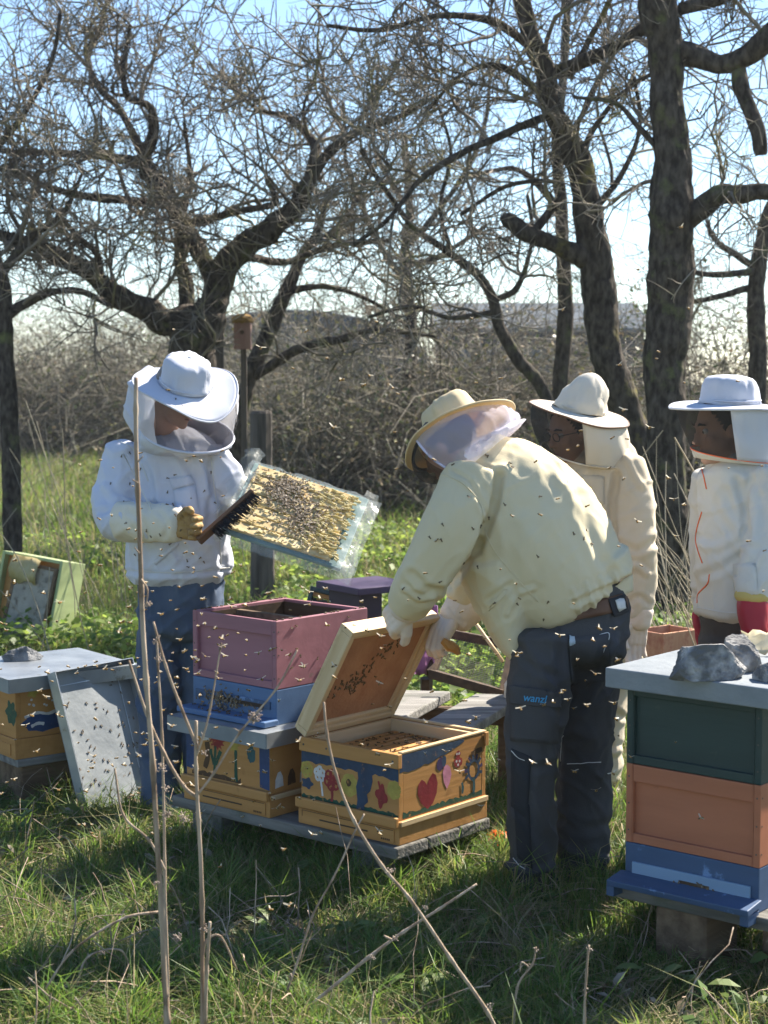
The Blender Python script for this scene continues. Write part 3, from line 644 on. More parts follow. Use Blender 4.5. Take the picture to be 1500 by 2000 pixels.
# frames hanging in the open hive
m_bar = wood('frame_top_bar', (.42, .21, .06), (.55, .30, .10), 0, c3=(.20, .09, .03), sc3=12, th3=.62)
rotm = Matrix.Rotation(HEX, 4, 'Z')
for i in range(10):
    yy = .028 + i * .0388; o = rotm @ Vector((.025, yy, 0))
    t = thing('hive_frame', (CF.x + o.x, CF.y + o.y, Z0 + .09), 'comb frame in the open painted hive, ' + ('nearest to the heart-painted side', 'second from the heart-painted side', 'third from the heart-painted side', 'fourth from the heart-painted side', 'fifth from the heart-painted side', 'fifth from the tilted lid', 'fourth from the tilted lid', 'third from the tilted lid', 'second from the tilted lid', 'nearest to the tilted lid')[i], 'frame', 'comb frames in the open hive', HEX)
    z = .158 + random.uniform(-.002, .002)
    board('top_bar', t, 0, DF - .052, .0, .027 + random.uniform(-.003, .003), z, z + .019, m_bar, .003)
    board('comb', t, .012, DF - .064, .003, .024, .01, z - .001, m_comb, .003)
    board('side_bar', t, 0, .0105, .002, .025, .01, z - .0012, m_bar, .001); board('side_bar', t, DF - .0635, DF - .053, .002, .025, .01, z - .0012, m_bar, .001)
# lid held open
TH = R(60)
xd = Vector((math.cos(HEX), math.sin(HEX), 0)); yd = Vector((-math.sin(HEX), math.cos(HEX), 0))
ud = (-yd * math.cos(TH) + Vector((0, 0, 1)) * math.sin(TH)).normalized(); nd = xd.cross(ud)
lid_o = Vector((CF.x, CF.y, Z0 + .0825 + HB + .0505)) + yd * (WF + .006) + Vector((0, 0, .012))
lid = thing('hive_lid', lid_o, 'pale pine hive lid with brown inner board, tilted open by two gloved hands', 'hive lid')
lid.matrix_world = Matrix.Translation(lid_o) @ Matrix((xd, ud, nd)).transposed().to_4x4()
LW, LD = WF + .004, DF + .004
board('rail', lid, 0, LD, 0, .022, -.022, .028, m_palex); board('rail', lid, 0, LD, LW - .022, LW, -.022, .028, m_palex)
board('rail', lid, 0, .022, .0225, LW - .0225, -.022, .028, m_paley); board('rail', lid, LD - .022, LD, .0225, LW - .0225, -.022, .028, m_paley)
board('inner_rail', lid, .0225, LD - .0225, .0225, .040, -.018, .018, m_palex); board('inner_rail', lid, .0225, LD - .0225, LW - .040, LW - .0225, -.018, .018, m_palex)
board('inner_rail', lid, .0225, .040, .0405, LW - .0405, -.018, .018, m_paley); board('inner_rail', lid, LD - .040, LD - .0225, .0405, LW - .0405, -.018, .018, m_paley)
board('inner_board', lid, .0405, LD - .0405, .0405, LW - .0405, -.014, .006, m_panel, 0)
board('cover_board', lid, .002, LD - .002, .002, LW - .002, -.034, -.0225, m_palex, .002)
# --- bench the two painted hives stand on
bt = thing('bench', (CF.x, CF.y, 0), 'low weathered plank bench carrying the two painted hives', 'bench', None, HEX)
for k, x0 in enumerate((-.035, .143, .321)): board('plank', bt, x0, x0 + .17, -.02, 1.10, Z0 - .042, Z0 - .0005, m_greywoody, .006)
for (x, y) in ((.05, .10), (.35, .10), (.05, .92), (.35, .92)): board('leg', bt, x, x + .12, y, y + .16, -.03, Z0 - .0425, m_greywood, .008)
# --- hive at the back of the bench with the zinc lid, carrying the pink box
CB = G(527, 1597, Z0); WB, DB = .437, .48
painted_floor(CB, 'honey-coloured wooden floor under the zinc-lidded painted hive', WB, DB)
h2 = thing('hive_box', (CB.x, CB.y, Z0 + .0825), 'amber hive box painted with red sun, stems and blue bars under zinc lid', 'hive box', None, HEX)
H2 = .235
board('front_wall', h2, 0, .022, 0, WB, 0, H2, m_woody, .002); board('back_wall', h2, DB - .022, DB, 0, WB, 0, H2, m_woody, .002)
board('side_wall', h2, .0225, DB - .0225, .0005, .022, 0, H2, m_woodx, .002); board('side_wall', h2, .0225, DB - .0225, WB - .022, WB - .0005, 0, H2, m_woodx, .002)
f = Face(h2, WB, False)
f.jagged('painted_grass', .03, .29, .018, .034, 'brown', 22)
f.strip('painted_bar', [(.0, .22), (.055, .222)], [(.0, .04), (.055, .035)], 'blue'); f.strip('painted_bar', [(.385, .22), (.437, .222)], [(.388, .022), (.437, .015)], 'blue')
f.blob('painted_flower', .10, .172, .026, .018, 'white'); f.blob('painted_flower', .165, .165, .036, .034, 'red', 40, .04, 13, .22)
f.blob('painted_flower', .255, .16, .026, .026, 'yellow', 40, .06, 9, .25)
f.stroke('painted_stem', [(.112, .15), (.118, .10), (.10, .05)], .012, 'brown'); f.stroke('painted_stem', [(.158, .14), (.154, .09), (.15, .03)], .006, 'green')
f.stroke('painted_leaf', [(.13, .125), (.14, .095), (.15, .07)], .008, 'green'); f.stroke('painted_leaf', [(.185, .125), (.172, .10), (.156, .07)], .008, 'green')
f.stroke('painted_stem', [(.265, .14), (.264, .08), (.266, .022)], .008, 'green')
f.blob('painted_drop', .345, .135, .022, .03, 'teal'); f.stroke('painted_drop', [(.34, .19), (.346, .17), (.345, .15)], .009, 'teal')
f = Face(h2, WB, True)
for a, c in ((.05, 'white'), (.115, 'brown'), (.18, 'white'), (.245, 'brown')): f.poly('painted_tooth', [(a - .022, .018), (a - .02, .05), (a - .008, .075), (a + .006, .078), (a + .018, .058), (a + .022, .022)], c)
f.blob('painted_cloud', .22, .165, .05, .04, 'navy')
zl = thing('zinc_lid', (CB.x, CB.y, Z0 + .0825 + H2), 'dull zinc lid between the amber painted hive and the blue floor', 'hive lid', None, HEX)
board('top_sheet', zl, -.052, DB + .03, -.036, WB + .045, .0005, .003, m_zinc, 0)
for a in ((-.0555, -.0525, -.036, WB + .045), (DB + .0305, DB + .033, -.036, WB + .045)): board('skirt', zl, a[0], a[1], a[2], a[3], -.052, .003, m_zincw if a[0] < 0 else m_zinc, 0)
for a in ((-.0525, DB + .0305, -.039, -.0362), (-.0525, DB + .0305, WB + .0452, WB + .048)): board('skirt', zl, a[0], a[1], a[2], a[3], -.052, .003, m_zinc, 0)
# --- pink box on its blue floor
PHX = R(90 - 42); ZP = .652
CP = G(540, 1348, ZP); WP, DP = .455, .49
zt = Z0 + .0825 + H2 + .0035
bf = thing('hive_floor', (CP.x, CP.y, zt), 'bright blue hive floor crowded with bees below the pink box', 'hive floor', None, PHX)
hh = ZP - zt - .001
board('frame', bf, .0, DP, 0, WP, .0, hh, m_blue); board('landing_board', bf, -.075, -.001, -.012, WP + .012, .002, .024, m_blue, .004)
board('entrance_strip', bf, -.006, -.0008, .03, WP - .02, hh * .42, hh * .42 + .030, m_blue2, .001); board('entrance_slot', bf, -.0072, -.0062, .06, WP - .12, hh * .44, hh * .44 + .014, m_darkin, 0)
pk = storey('hive_box', (CP.x, CP.y, ZP), WP, DP, .252, m_pink, 'open dusty pink hive box standing on the blue floor', rz=PHX)
board('divider', pk, .20, .225, .0275, WP - .0275, .10, .236, m_oldwood, .002)
# --- hive at the right with stones on its roof
CR = G(1483, 1697, .34); RHX = R(90 - 40); WR, DR = .462, .50
rs = thing('hive_stand', (CR.x, CR.y, 0), 'weathered plank on stout wooden blocks under the right-hand hive', 'stand', None, RHX)
for x0 in (-.03, .22): board('plank', rs, x0, x0 + .235, -.10, WR + .03, .165, .2045, m_greywoody, .006)
b = MB(); b.box(-.02, .18, .16, .34, -.03, .1645); b.build('leg', m_oldwood, rs, bevel=.01)
b = MB(); b.box(.06, .30, -.12, .02, -.03, .1645); b.build('leg', m_oldwood, rs, bevel=.01)
rf = thing('hive_floor', (CR.x, CR.y, .205), 'deep blue hive floor with sloping landing board under the terracotta box', 'hive floor', None, RHX)
board('frame', rf, 0, DR, 0, WR, .0, .1345, m_blue2)
board('entrance_strip', rf, -.010, -.0008, .025, WR - .03, .035, .078, m_lblue, .002); board('entrance_slot', rf, -.0112, -.0102, .16, .26, .036, .052, m_darkin, .0)
b = MB(); M = Matrix.Translation((0, 0, .03)) @ Matrix.Rotation(R(-8), 4, 'Y'); b.box(-.09, -.001, -.012, WR + .012, -.006, .014, M=M); b.build('landing_board', m_blue2, rf, bevel=.003)
for y in (-.008, WR - .01): board('bracket', rf, -.08, -.012, y, y + .028, -.022, .012, m_blue2, .002)
storey('hive_box', (CR.x, CR.y, .34), WR, DR, .2495, m_orange, 'terracotta orange hive box on the deep blue floor', rz=RHX, bottom=.03)
storey('hive_box', (CR.x, CR.y, .59), WR, DR, .2395, m_green, 'dark green hive box under the grey roof with stones', rz=RHX, rail=.026)
rr = thing('hive_roof', (CR.x, CR.y, .83), 'flat grey hive roof weighted with stones at the right', 'hive roof', None, RHX)
board('top', rr, -.05, DR + .05, -.05, WR + .05, .0, .062, m_roof, .004)
ZR = .893
# ------------------------------------------------------------------ stones
m_stone = mat('limestone', (.12, .12, .12), (.42, .41, .39), lo=.42, hi=.6, sc=13, rough=.95, bump=1.0, bsc=35, c3=(.06, .06, .065), sc3=8, th3=.6)
m_stone2 = mat('dark_stone', (.07, .075, .08), (.22, .22, .22), sc=15, rough=.95, bump=1.0, bsc=35)
def stone(loc, sx, sy, sz, seed, label, rz=0, m=None):
    bm = bmesh.new(); bmesh.ops.create_icosphere(bm, subdivisions=5, radius=1)
    rng = random.Random(seed); planes = [(Vector((rng.gauss(0, 1), rng.gauss(0, 1), abs(rng.gauss(0, .9)) + .1)).normalized(), rng.uniform(.50, .86)) for _ in range(20)]
    for v in bm.verts:
        p = v.co.copy()
        for n, d in planes:
            k = p.dot(n) - d
            if k > 0: p -= n * k
        p += v.normal * (.05 * noise.noise(p * 2.3 + Vector((seed, 0, 0))) - .05 * abs(noise.noise(p * 5 + Vector((seed, 3, 0)))) - .035 * abs(noise.noise(p * 13)) + .012 * noise.noise(p * 26))
        p.z = max(p.z, -.55); v.co = Vector((p.x * sx, p.y * sy, (p.z + .55) / 1.4 * 2 * sz))
    me = bpy.data.meshes.new('stone'); bm.to_mesh(me); bm.free()
    o = link('stone', me, m or m_stone, smooth=False); o.location = loc; o.rotation_euler = (0, 0, rz); tag(o, label, 'stone', 'stones weighing down hive roofs'); return o
p = G(1372, 1322, ZR); stone(p, .145, .105, .062, 3, 'large wedge-shaped grey stone at the front of the right roof', .25)
p = G(1440, 1305, ZR); stone((p.x, p.y, ZR), .095, .09, .06, 5, 'rounded grey stone behind the large wedge stone on the right roof', .8)
p = G(1502, 1328, ZR); stone((p.x, p.y, ZR), .06, .055, .032, 8, 'small pale stone at the right edge of the right roof', .2)
b = MB(); p = G(1492, 1282, ZR)
rows = [[(p.x - .06 + .02 * i + random.uniform(-.006, .006), p.y + .012 * j, ZR + .004 + .012 * j + random.uniform(0, .015)) for i in range(8)] for j in range(6)]
b.grid(rows); o = b.build('wax_paper', mat('yellowed_wax_sheet', (.55, .47, .28), (.62, .56, .40), sc=20, trans=.3, rough=.4), smooth=True, solid=.002); tag(o, 'crumpled yellowish wax sheet behind the stones on the right roof', 'sheet')
# ------------------------------------------------------------------ hive at the left edge
CL = G(32, 1490, .186)
LHX = R(90 - 52)
lb = thing('hive_stand', (CL.x, CL.y, 0), 'dark block stand under the left-edge painted hive', 'stand', None, LHX)
board('block', lb, .03, .42, .02, .5, -.03, .165, m_oldwood, .01); board('plank', lb, .0, .46, -.01, .55, .1655, .1995, m_greywood, .006)
l1 = thing('hive_box', (CL.x, CL.y, .2), 'amber painted hive box at the left edge with blue patch', 'hive box', None, LHX)
WL, DL, HL = .46, .52, .345
board('floor_frame', l1, -.008, DL, -.008, WL + .008, 0, .085, m_woody); board('front_wall', l1, 0, .022, 0, WL, .0855, HL, m_woody, .002)
board('side_wall', l1, .0225, DL - .0225, .0005, .022, .0855, HL, m_woodx, .002); board('back_wall', l1, DL - .022, DL, 0, WL, .0855, HL, m_woody, .002); board('side_wall', l1, .0225, DL - .0225, WL - .022, WL, .0855, HL, m_woodx, .002)
board('drawer', l1, -.0125, -.0082, .03, WL - .03, .012, .06, m_woody, .001)
f = Face(l1, WL, True)
f.blob('painted_lake', .14, .145, .12, .04, 'blue'); f.stroke('painted_wave', [(.04, .172), (.1, .185), (.15, .176), (.2, .19)], .006, 'white'); f.stroke('painted_wave', [(.07, .13), (.1, .14), (.13, .135)], .006, 'white')
f.blob('painted_flower', .08, .275, .024, .022, 'yellow', 24, .05, 5, .2)
for i in range(9): f.blob('painted_spot', random.uniform(.06, .22), random.uniform(.20, .25), .006, .005, 'white', 8)
f = Face(l1, WL, False); f.blob('painted_bush', .42, .19, .05, .05, 'green', 30, .1, 6, .15)
ll = thing('zinc_lid', (CL.x, CL.y, .20 + HL), 'shiny zinc lid with a dark stone on the left-edge hive', 'hive lid', None, LHX)
board('top_sheet', ll, -.05, DL + .04, -.05, WL + .05, .0005, .0035, m_zinc, 0)
for a in ((-.0535, -.0505, -.05, WL + .05), (DL + .0405, DL + .043, -.05, WL + .05)): board('skirt', ll, a[0], a[1], a[2], a[3], -.055, .0035, m_zincw, 0)
for a in ((-.0505, DL + .0405, -.053, -.0502), (-.0505, DL + .0405, WL + .0502, WL + .053)): board('skirt', ll, a[0], a[1], a[2], a[3], -.055, .0035, m_zinc, 0)
p = G(44, 1289, .5485); stone((p.x, p.y, .549), .095, .06, .036, 14, 'dark flat stone on the zinc lid at the left edge', .3, m_stone2)
# zinc lid leaning against it, open side to the viewer
BL, BR = G(157, 1590), G(292, 1553); TL = W(86, 1318, BL.y + .10)
X = (BR - BL).normalized(); U = (TL - BL); UL = U.length; U = (U - X * U.dot(X)).normalized(); Nn = X.cross(U)
if Nn.y > 0: Nn = -Nn
tl = thing('zinc_lid', BL, 'upturned pale zinc lid leaning against the left-edge hive', 'hive lid')
TW = (BR - BL).length * 1.12
MT = Matrix.Translation(BL) @ Matrix((X, U, X.cross(U))).transposed().to_4x4(); tl.matrix_world = MT
sg = 1 if X.cross(U).y < 0 else -1
def zb(name, x0, x1, y0, y1, z0, z1, m): board(name, tl, x0, x1, y0, y1, min(z0 * sg, z1 * sg), max(z0 * sg, z1 * sg), m, 0)
zb('sheet', 0, TW, 0, UL, -.003, 0, m_zincw)
zb('rim', 0, .003, 0, UL, .0005, .05, m_zinc); zb('rim', TW - .003, TW, 0, UL, .0005, .05, m_zinc); zb('rim', .0035, TW - .0035, 0, .003, .0005, .05, m_zinc); zb('rim', .0035, TW - .0035, UL - .003, UL, .0005, .05, m_zinc)
zb('fold_seam', .045, .048, .03, UL - .03, .0005, .003, m_zinc); zb('fold_seam', TW - .07, TW - .067, .03, UL - .03, .0005, .003, m_zinc); zb('fold_seam', .049, TW - .071, UL - .06, UL - .057, .0005, .003, m_zinc)
# ------------------------------------------------------------------ pale green box on its side, far left
pg = thing('hive_box', G(92, 1262), 'pale green hive box tipped on its side in the grass at the left', 'hive box')
pg.rotation_euler = (R(-10), R(6), R(-26)); pg.location.z = -.03
SZ, SW, SD = .60, .50, .26      # height, width (to the left), depth
for a in ((-.0, SD, -SW, -SW + .022, 0, SZ), (0, SD, -.022, 0, 0, SZ)): pass
b = MB(); b.box(-.022, 0, 0, SD, 0, SZ); b.build('side_wall', m_lgreen, pg, bevel=.003)
b = MB(); b.box(-SW, -SW + .022, 0, SD, 0, SZ); b.build('side_wall', m_lgreen, pg, bevel=.003)
b = MB(); b.box(-SW + .0225, -.0225, 0, SD, SZ - .022, SZ - .0005); b.build('side_wall', m_lgreen, pg, bevel=.003)
b = MB(); b.box(-SW + .0225, -.0225, SD - .02, SD - .001, 0, SZ - .0225); b.build('back_panel', m_lgreen, pg, bevel=.002)
b = MB(); b.box(-SW + .0235, -.0235, .05, .055, .002, SZ - .024); b.build('lining', m_woodx, pg)
fr = thing('comb_frame', pg.location + Vector((-.05, .0, 0)), 'old comb frame covered by a wax sheet leaning in the pale green box', 'frame')
fr.rotation_euler = (R(-12), R(8), R(-26))
for a in ((-.34, -.318, 0, .53), (-.022, 0, 0, .53)): board('side_bar', fr, a[0], a[1], -.012, .012, a[2], a[3], m_oldwood, .002)
board('top_bar', fr, -.34, 0, -.013, .013, .5305, .552, m_oldwood, .002); board('comb', fr, -.3175, -.0225, -.006, .006, .0, .53, mat('dusty_comb', (.26, .24, .20), (.36, .33, .27), sc=9, rough=.8, bump=.4, bsc=60, c3=(.10, .08, .06), sc3=16, th3=.6), 0)
b = MB(); rows = [[(-.36 + .045 * i, -.02 - .012 * math.sin(i * 1.3 + j) - .01 * j * (j < 3), .585 - .05 * j + random.uniform(-.01, .01) - (.03 * abs(math.sin(i * .9)) if j == 3 else 0)) for i in range(6)] for j in range(4)]
b.grid(rows); b.build('wax_sheet', mat('yellow_wax_film', (.55, .45, .20), (.66, .58, .34), sc=14, trans=.4, rough=.35), fr, smooth=True, solid=.002)
# ------------------------------------------------------------------ posts and nest box
def post(u, v, top, wpx, label, m):
    g = G(u, v); s = FPX / g.y; w = wpx / s / 2; h = (v - top) / s
    b = MB(); b.tube([(0, 0, -.05), (.004, 0, h * .3), (-.006, .004, h * .65), (0, 0, h - .02), (0, 0, h)], [w * 1.05, w, w * .98, w * .96, w * .8], 10, jit=.05)
    o = b.build('wooden_post', m, smooth=False); o.location = g; tag(o, label, 'post', 'old round posts in the orchard'); return o
m_post = wood('post_wood', (.05, .042, .035), (.12, .10, .085), 2, rough=.95, bump=.8)
post(513, 1180, 800, 46, 'thick dark wooden post standing behind the honeycomb tray', m_post)
post(428, 1062, 640, 26, 'thin grey post left of the nest box under the apple tree', m_post)
YN = 17.2; p = W(473, 682, YN); nb = thing('nest_box', p, 'reddish nest box with mossy roof hung by the apple tree', 'nest box')
m_nest = wood('nest_box_wood', (.20, .11, .09), (.28, .17, .14), 2)
board('box', nb, -.085, .085, 0, .16, 0, .27, m_nest, .004); b = MB(); b.tube([(0, -.004, .17), (0, .001, .17)], .022, 12); b.build('entrance_hole', m_darkin, nb)
bm = bmesh.new(); bmesh.ops.create_icosphere(bm, subdivisions=3, radius=1)
for v in bm.verts: v.co = Vector((v.co.x * .115, v.co.y * .12 + .08, max(v.co.z, -.2) * .07 + .285)) * (1 + .08 * noise.noise(v.co * 3))
me = bpy.data.meshes.new('mossy_roof'); bm.to_mesh(me); bm.free(); link('mossy_roof', me, mat('dry_moss', (.16, .09, .025), (.24, .15, .05), sc=30, rough=1, bump=1, bsc=60), nb)
board('pole', nb, -.03, .03, .165, .22, -1.5, .25, m_post, .006)
# ------------------------------------------------------------------ gear standing behind the hives
YQ = 8.4; p = W(705, 1160, YQ)
pt = thing('hive_stand', (p.x, p.y, 0), 'purple-topped dark stand behind the pink hive box', 'stand', None, R(35))
zt2 = p.z
board('top_board', pt, -.05, .34, -.05, .34, zt2, zt2 + .035, m_purple, .004); board('body', pt, -.01, .13, .0, .28, -.02, zt2 - .001, m_dpurple, .004)
p = W(688, 1212, 8.6); q = W(592, 1190, 8.8)
tf = thing('hive_floor', (q.x, q.y, q.z - .02), 'dark teal box with orange inner edge leaning behind the pink hive', 'hive floor')
tf.rotation_euler = (R(-24), R(13), R(-6))
for a in ((0, .30, 0, .06, -.4, -.375), (0, .30, 0, .06, .13, .155), (0, .022, 0, .06, -.3745, .1295), (.278, .30, 0, .06, -.3745, .1295)): board('frame', tf, *a, m_teal, .003)
board('inner_edge', tf, .0225, .2775, .012, .03, .108, .1295, m_woodx, .001); board('panel', tf, .0225, .2775, .035, .045, -.3745, .107, mat('dusty_mesh_panel', (.05, .055, .06), (.08, .085, .09), sc=40, rough=.8), 0)
b = MB(); rows = []
for j in range(9):
    rows.append([W(818 + 8 * i + 4 * math.sin(j * .8 + i) - (j * 1.2), 1180 + j * 17 + 3 * (i % 2), 7.55 + .02 * math.sin(i * 2.1)) for i in range(6)])
b.grid(rows); o = b.build('purple_sheet', mat('mauve_cloth', (.30, .14, .30), (.40, .21, .38), sc=6, st=(4, 4, .6), trans=.25, rough=.7), smooth=True, solid=.004); tag(o, 'mauve purple cloth hanging behind the opened lid', 'cloth')
o2 = MB()
# grey two-plank bench
ZG = .45
bench2 = thing('bench', G(800, 1392, 0) * 0 + Vector((G(800, 1392, ZG).x, G(800, 1392, ZG).y, 0)), 'grey weathered two-plank bench behind the open painted hive', 'bench')
def plank(c_far_l, c_far_r, c_near_r, ext, label=None):
    fl, frr, nr = G(*c_far_l, ZG), G(*c_far_r, ZG), G(*c_near_r, ZG); d = (nr - frr).normalized(); L = (nr - frr).length + ext
    P = [fl, frr, frr + d * L, fl + d * L]; b = MB(); P2 = [p - Vector((0, 0, .04)) for p in P]
    b.add(P + P2, [(0, 3, 2, 1), (4, 5, 6, 7), (0, 1, 5, 4), (1, 2, 6, 5), (2, 3, 7, 6), (3, 0, 4, 7)])
    b.build('plank', m_greywood, bench2, bevel=.006, world_space=True); return P
PA = plank((782, 1347), (880, 1350), (800, 1394), .12); PB = plank((929, 1354), (1024, 1357), (941, 1408), .16)
b = MB(); a, c = PA[3] * .8 + PA[0] * .2, PB[2] * .8 + PB[1] * .2
for s in (.2, .85):
    a = PA[3] * s + PA[0] * (1 - s); c = PB[2] * s + PB[1] * (1 - s); d = (c - a).normalized(); n = Vector((-d.y, d.x, 0)) * .03
    b = MB(); z0, z1 = Vector((0, 0, -.0405)), Vector((0, 0, -.10)); b.add([a + n + z0, c + n + z0, c - n + z0, a - n + z0, a + n + z1, c + n + z1, c - n + z1, a - n + z1], [(0, 1, 2, 3), (7, 6, 5, 4), (0, 4, 5, 1), (1, 5, 6, 2), (2, 6, 7, 3), (3, 7, 4, 0)])
    b.build('crossbar', m_oldwood, bench2, world_space=True)
    for e in (a + d * .04, c - d * .04): b = MB(); b.tube([(e.x, e.y, -.03), (e.x, e.y, ZG - .1005)], .035, 4); b.build('leg', m_oldwood, bench2, world_space=True)
# dark frame with wire mesh
cs = [W(842, 1316, 7.5), W(984, 1356, 7.3), W(1004, 1262, 7.55), W(872, 1236, 7.75)]
wf = thing('mesh_floor', (cs[0] + cs[1]) / 2, 'dark wooden frame with wire mesh tilted behind the grey bench', 'frame')
for i in range(4): b = MB(); b.tube([cs[i], cs[(i + 1) % 4]], [.028, .028], 4); b.build('rail', m_darkin, wf, world_space=True)
b = MB()
for k in range(1, 26):
    t_ = k / 26; b.tube([cs[0].lerp(cs[1], t_), cs[3].lerp(cs[2], t_)], .0011, 3); b.tube([cs[0].lerp(cs[3], t_), cs[1].lerp(cs[2], t_)], .0011, 3)
b.build('wire_mesh', mat('rusty_wire', (.16, .14, .12), metal=.4, rough=.6), wf, world_space=True)
b = MB(); b.tube([W(928, 1216, 7.2), W(982, 1292, 7.1)], .008, 6); o = b.build('wooden_lath', m_palex, smooth=True); tag(o, 'thin pale lath leaning on the dark mesh frame', 'lath')
b = MB(); b.tube([cs[0] + Vector((-.02, .06, -.03)), Vector((cs[0].x - .02, cs[0].y + .1, 0))], .03, 5); b.tube([cs[1] + Vector((.02, .06, -.03)), Vector((cs[1].x + .02, cs[1].y + .1, 0))], .03, 5); b.build('leg', m_darkin, wf, world_space=True)
# wooden box behind the beige suit
YB = 8.2; p = W(1296, 1238, YB)
ob = thing('wooden_box', (p.x, p.y, 0), 'open reddish plywood box standing behind the beige beekeeper', 'box', None, R(90 - 52))
m_ply = mat('reddish_plywood', (.40, .20, .12), (.52, .30, .18), sc=6, st=(2, 2, .6), rough=.8, bump=.3, bsc=30, c3=(.30, .10, .07), sc3=7, th3=.58)
hz = p.z
for a in ((0, .26, 0, .014), (0, .26, .186, .2)): board('side_wall', ob, *a, -.02, hz, m_ply, .002)
for a in ((0, .014, .0145, .1855), (.246, .26, .0145, .1855)): board('end_wall', ob, *a, -.02, hz - .002, m_ply, .002)
board('bottom', ob, .0145, .2455, .0145, .1855, .1, .11, m_darkin, 0)
# orange bag on the grass
b = MB(); g = G(975, 1688); rows = [[(g.x - .09 + .022 * i, g.y - .05 + .028 * j, .06 + .06 * math.sin(math.pi * i / 8) * math.sin(math.pi * (j + .6) / 6) + random.uniform(0, .012)) for i in range(9)] for j in range(6)]
b.grid(rows); o = b.build('orange_bag', mat('orange_plastic', (.75, .13, .02), (.85, .20, .03), sc=9, rough=.4, trans=.35), smooth=True, solid=.002); tag(o, 'crumpled orange bag on the grass beside the dark trousers', 'bag')
# ------------------------------------------------------------------ people: sketched lofts fused into cloth and bodies
def loft(b, pts, n=20, sub=4, k=1.0, shrink=0.0):
    q = catmull([np.array(p, float) for p in pts], sub); C = [W(a[0], a[1], a[2]) for a in q]; rows = []
    view = Vector((0, 1, 0))
    for i, a in enumerate(q):
        t = (C[min(i + 1, len(C) - 1)] - C[max(i - 1, 0)]).normalized(); A = t.cross(view)
        A = A.normalized() if A.length > .1 else Vector((1, 0, 0)); B = t.cross(A).normalized(); s = FPX / a[2]
        ra, rb = max(.01, a[3] / s * k - shrink), max(.01, a[4] * k - shrink)
        rows.append([C[i] + A * ra * math.cos(x) + B * rb * math.sin(x) for x in [2 * math.pi * j / n for j in range(n)]])
    # rounded ends
    def end(i, j):
        c = C[i]; d = (C[i] - C[j]).normalized(); rr = (rows[i][0] - c).length * .35
        return [c + (p - c) * .72 + d * rr * .6 for p in rows[i]], [c + (p - c) * .25 + d * rr for p in rows[i]]
    e0, e1 = end(0, 1), end(-1, -2); rows = [e0[1], e0[0]] + rows + [e1[0], e1[1]]
    b.grid(rows, close=True); b.add(rows[0], [tuple(range(n))]); b.add(rows[-1], [tuple(range(n - 1, -1, -1))])
def ell(b, c, ax, r, sub=3):
    bm = bmesh.new(); bmesh.ops.create_icosphere(bm, subdivisions=sub, radius=1)
    bm.verts.index_update()
    b.add([c + ax[0] * v.co.x * r[0] + ax[1] * v.co.y * r[1] + ax[2] * v.co.z * r[2] for v in bm.verts], [tuple(v.index for v in f.verts) for f in bm.faces]); bm.free()
def fuse(b, voxel=.011, smooth=6, fac=.5):
    me = bpy.data.meshes.new('tmp'); me.from_pydata([tuple(v) for v in b.v], [], b.f)
    bm = bmesh.new(); bm.from_mesh(me); bmesh.ops.recalc_face_normals(bm, faces=bm.faces); bm.to_mesh(me); bm.free()
    o = bpy.data.objects.new('tmp', me); COL.objects.link(o)
    r = o.modifiers.new('r', 'REMESH'); r.mode = 'VOXEL'; r.voxel_size = voxel; r.adaptivity = 0
    s = o.modifiers.new('s', 'SMOOTH'); s.iterations = smooth; s.factor = fac
    dg = bpy.context.evaluated_depsgraph_get(); dg.update()
    out = bpy.data.meshes.new_from_object(o.evaluated_get(dg)); bpy.data.objects.remove(o); bpy.data.meshes.remove(me)
    return out
def vco(me):
    a = np.empty(len(me.vertices) * 3); me.vertices.foreach_get('co', a); return a.reshape(-1, 3)
def vno(me):
    a = np.empty(len(me.vertices) * 3); me.vertex_normals.foreach_get('vector', a); return a.reshape(-1, 3)
def segdist(P, poly):
    best = np.full(len(P), 1e9)
    for a, c in zip(poly[:-1], poly[1:]):
        a = np.array(a, float); d = np.array(c, float) - a; t = np.clip(((P - a) @ d) / (d @ d), 0, 1); best = np.minimum(best, np.linalg.norm(P - a - t[:, None] * d, axis=1))
    return best
def wrinkle(me, folds=(), amp=.004, sc=6.0, st=(1, 1, .45), seed=0.0, fine=.0015):
    V = vco(me); Nn = vno(me); disp = np.zeros(len(V))
    for i, v in enumerate(V):
        p = Vector((v[0] * sc * st[0], v[1] * sc * st[1], v[2] * sc * st[2] + seed)); n = noise.noise(p)
        x, y, z = v[0] + .04 * noise.noise(p * .8), v[1], v[2] + .04 * noise.noise(p * .8 + Vector((9, 2, 4)))
        a = .8 * x + .6 * z; c = .6 * x - .8 * z
        r1 = max(0, 1 - abs(noise.noise(Vector((a * 11, c * 3.2, y * 4 + seed)))) * 5.0) ** 1.3; r2 = max(0, 1 - abs(noise.noise(Vector((a * 3.4 + 7, c * 12, y * 4 + seed)))) * 5.0) ** 1.3
        k = noise.noise(p * .55 + Vector((3, 8, 1)))
        r3 = max(0, 1 - abs(noise.noise(Vector((x * 14 + 3, y * 9, z * 7 + seed)))) * 5) ** 1.5
        disp[i] = amp * .35 * n + amp * 1.7 * (r1 * max(0, .5 + k) + r2 * max(0, .5 - k)) + amp * .6 * r3 + fine * noise.noise(p * 6)
    px = PX(V); near = Nn[:, 1] < .25
    for f in folds:
        poly, w, a = f[0], f[1], f[2]
        m = [np.array(p) for p in catmull(poly, 4)] if len(poly) > 2 else poly
        d = segdist(px, m); L = (d / w)
        disp += np.where(near, a * np.exp(-L ** 2) - .55 * a * np.exp(-((L - 1.9) / .9) ** 2), 0)
    V += Nn * disp[:, None]; me.vertices.foreach_set('co', V.ravel()); me.update()
BV = {}
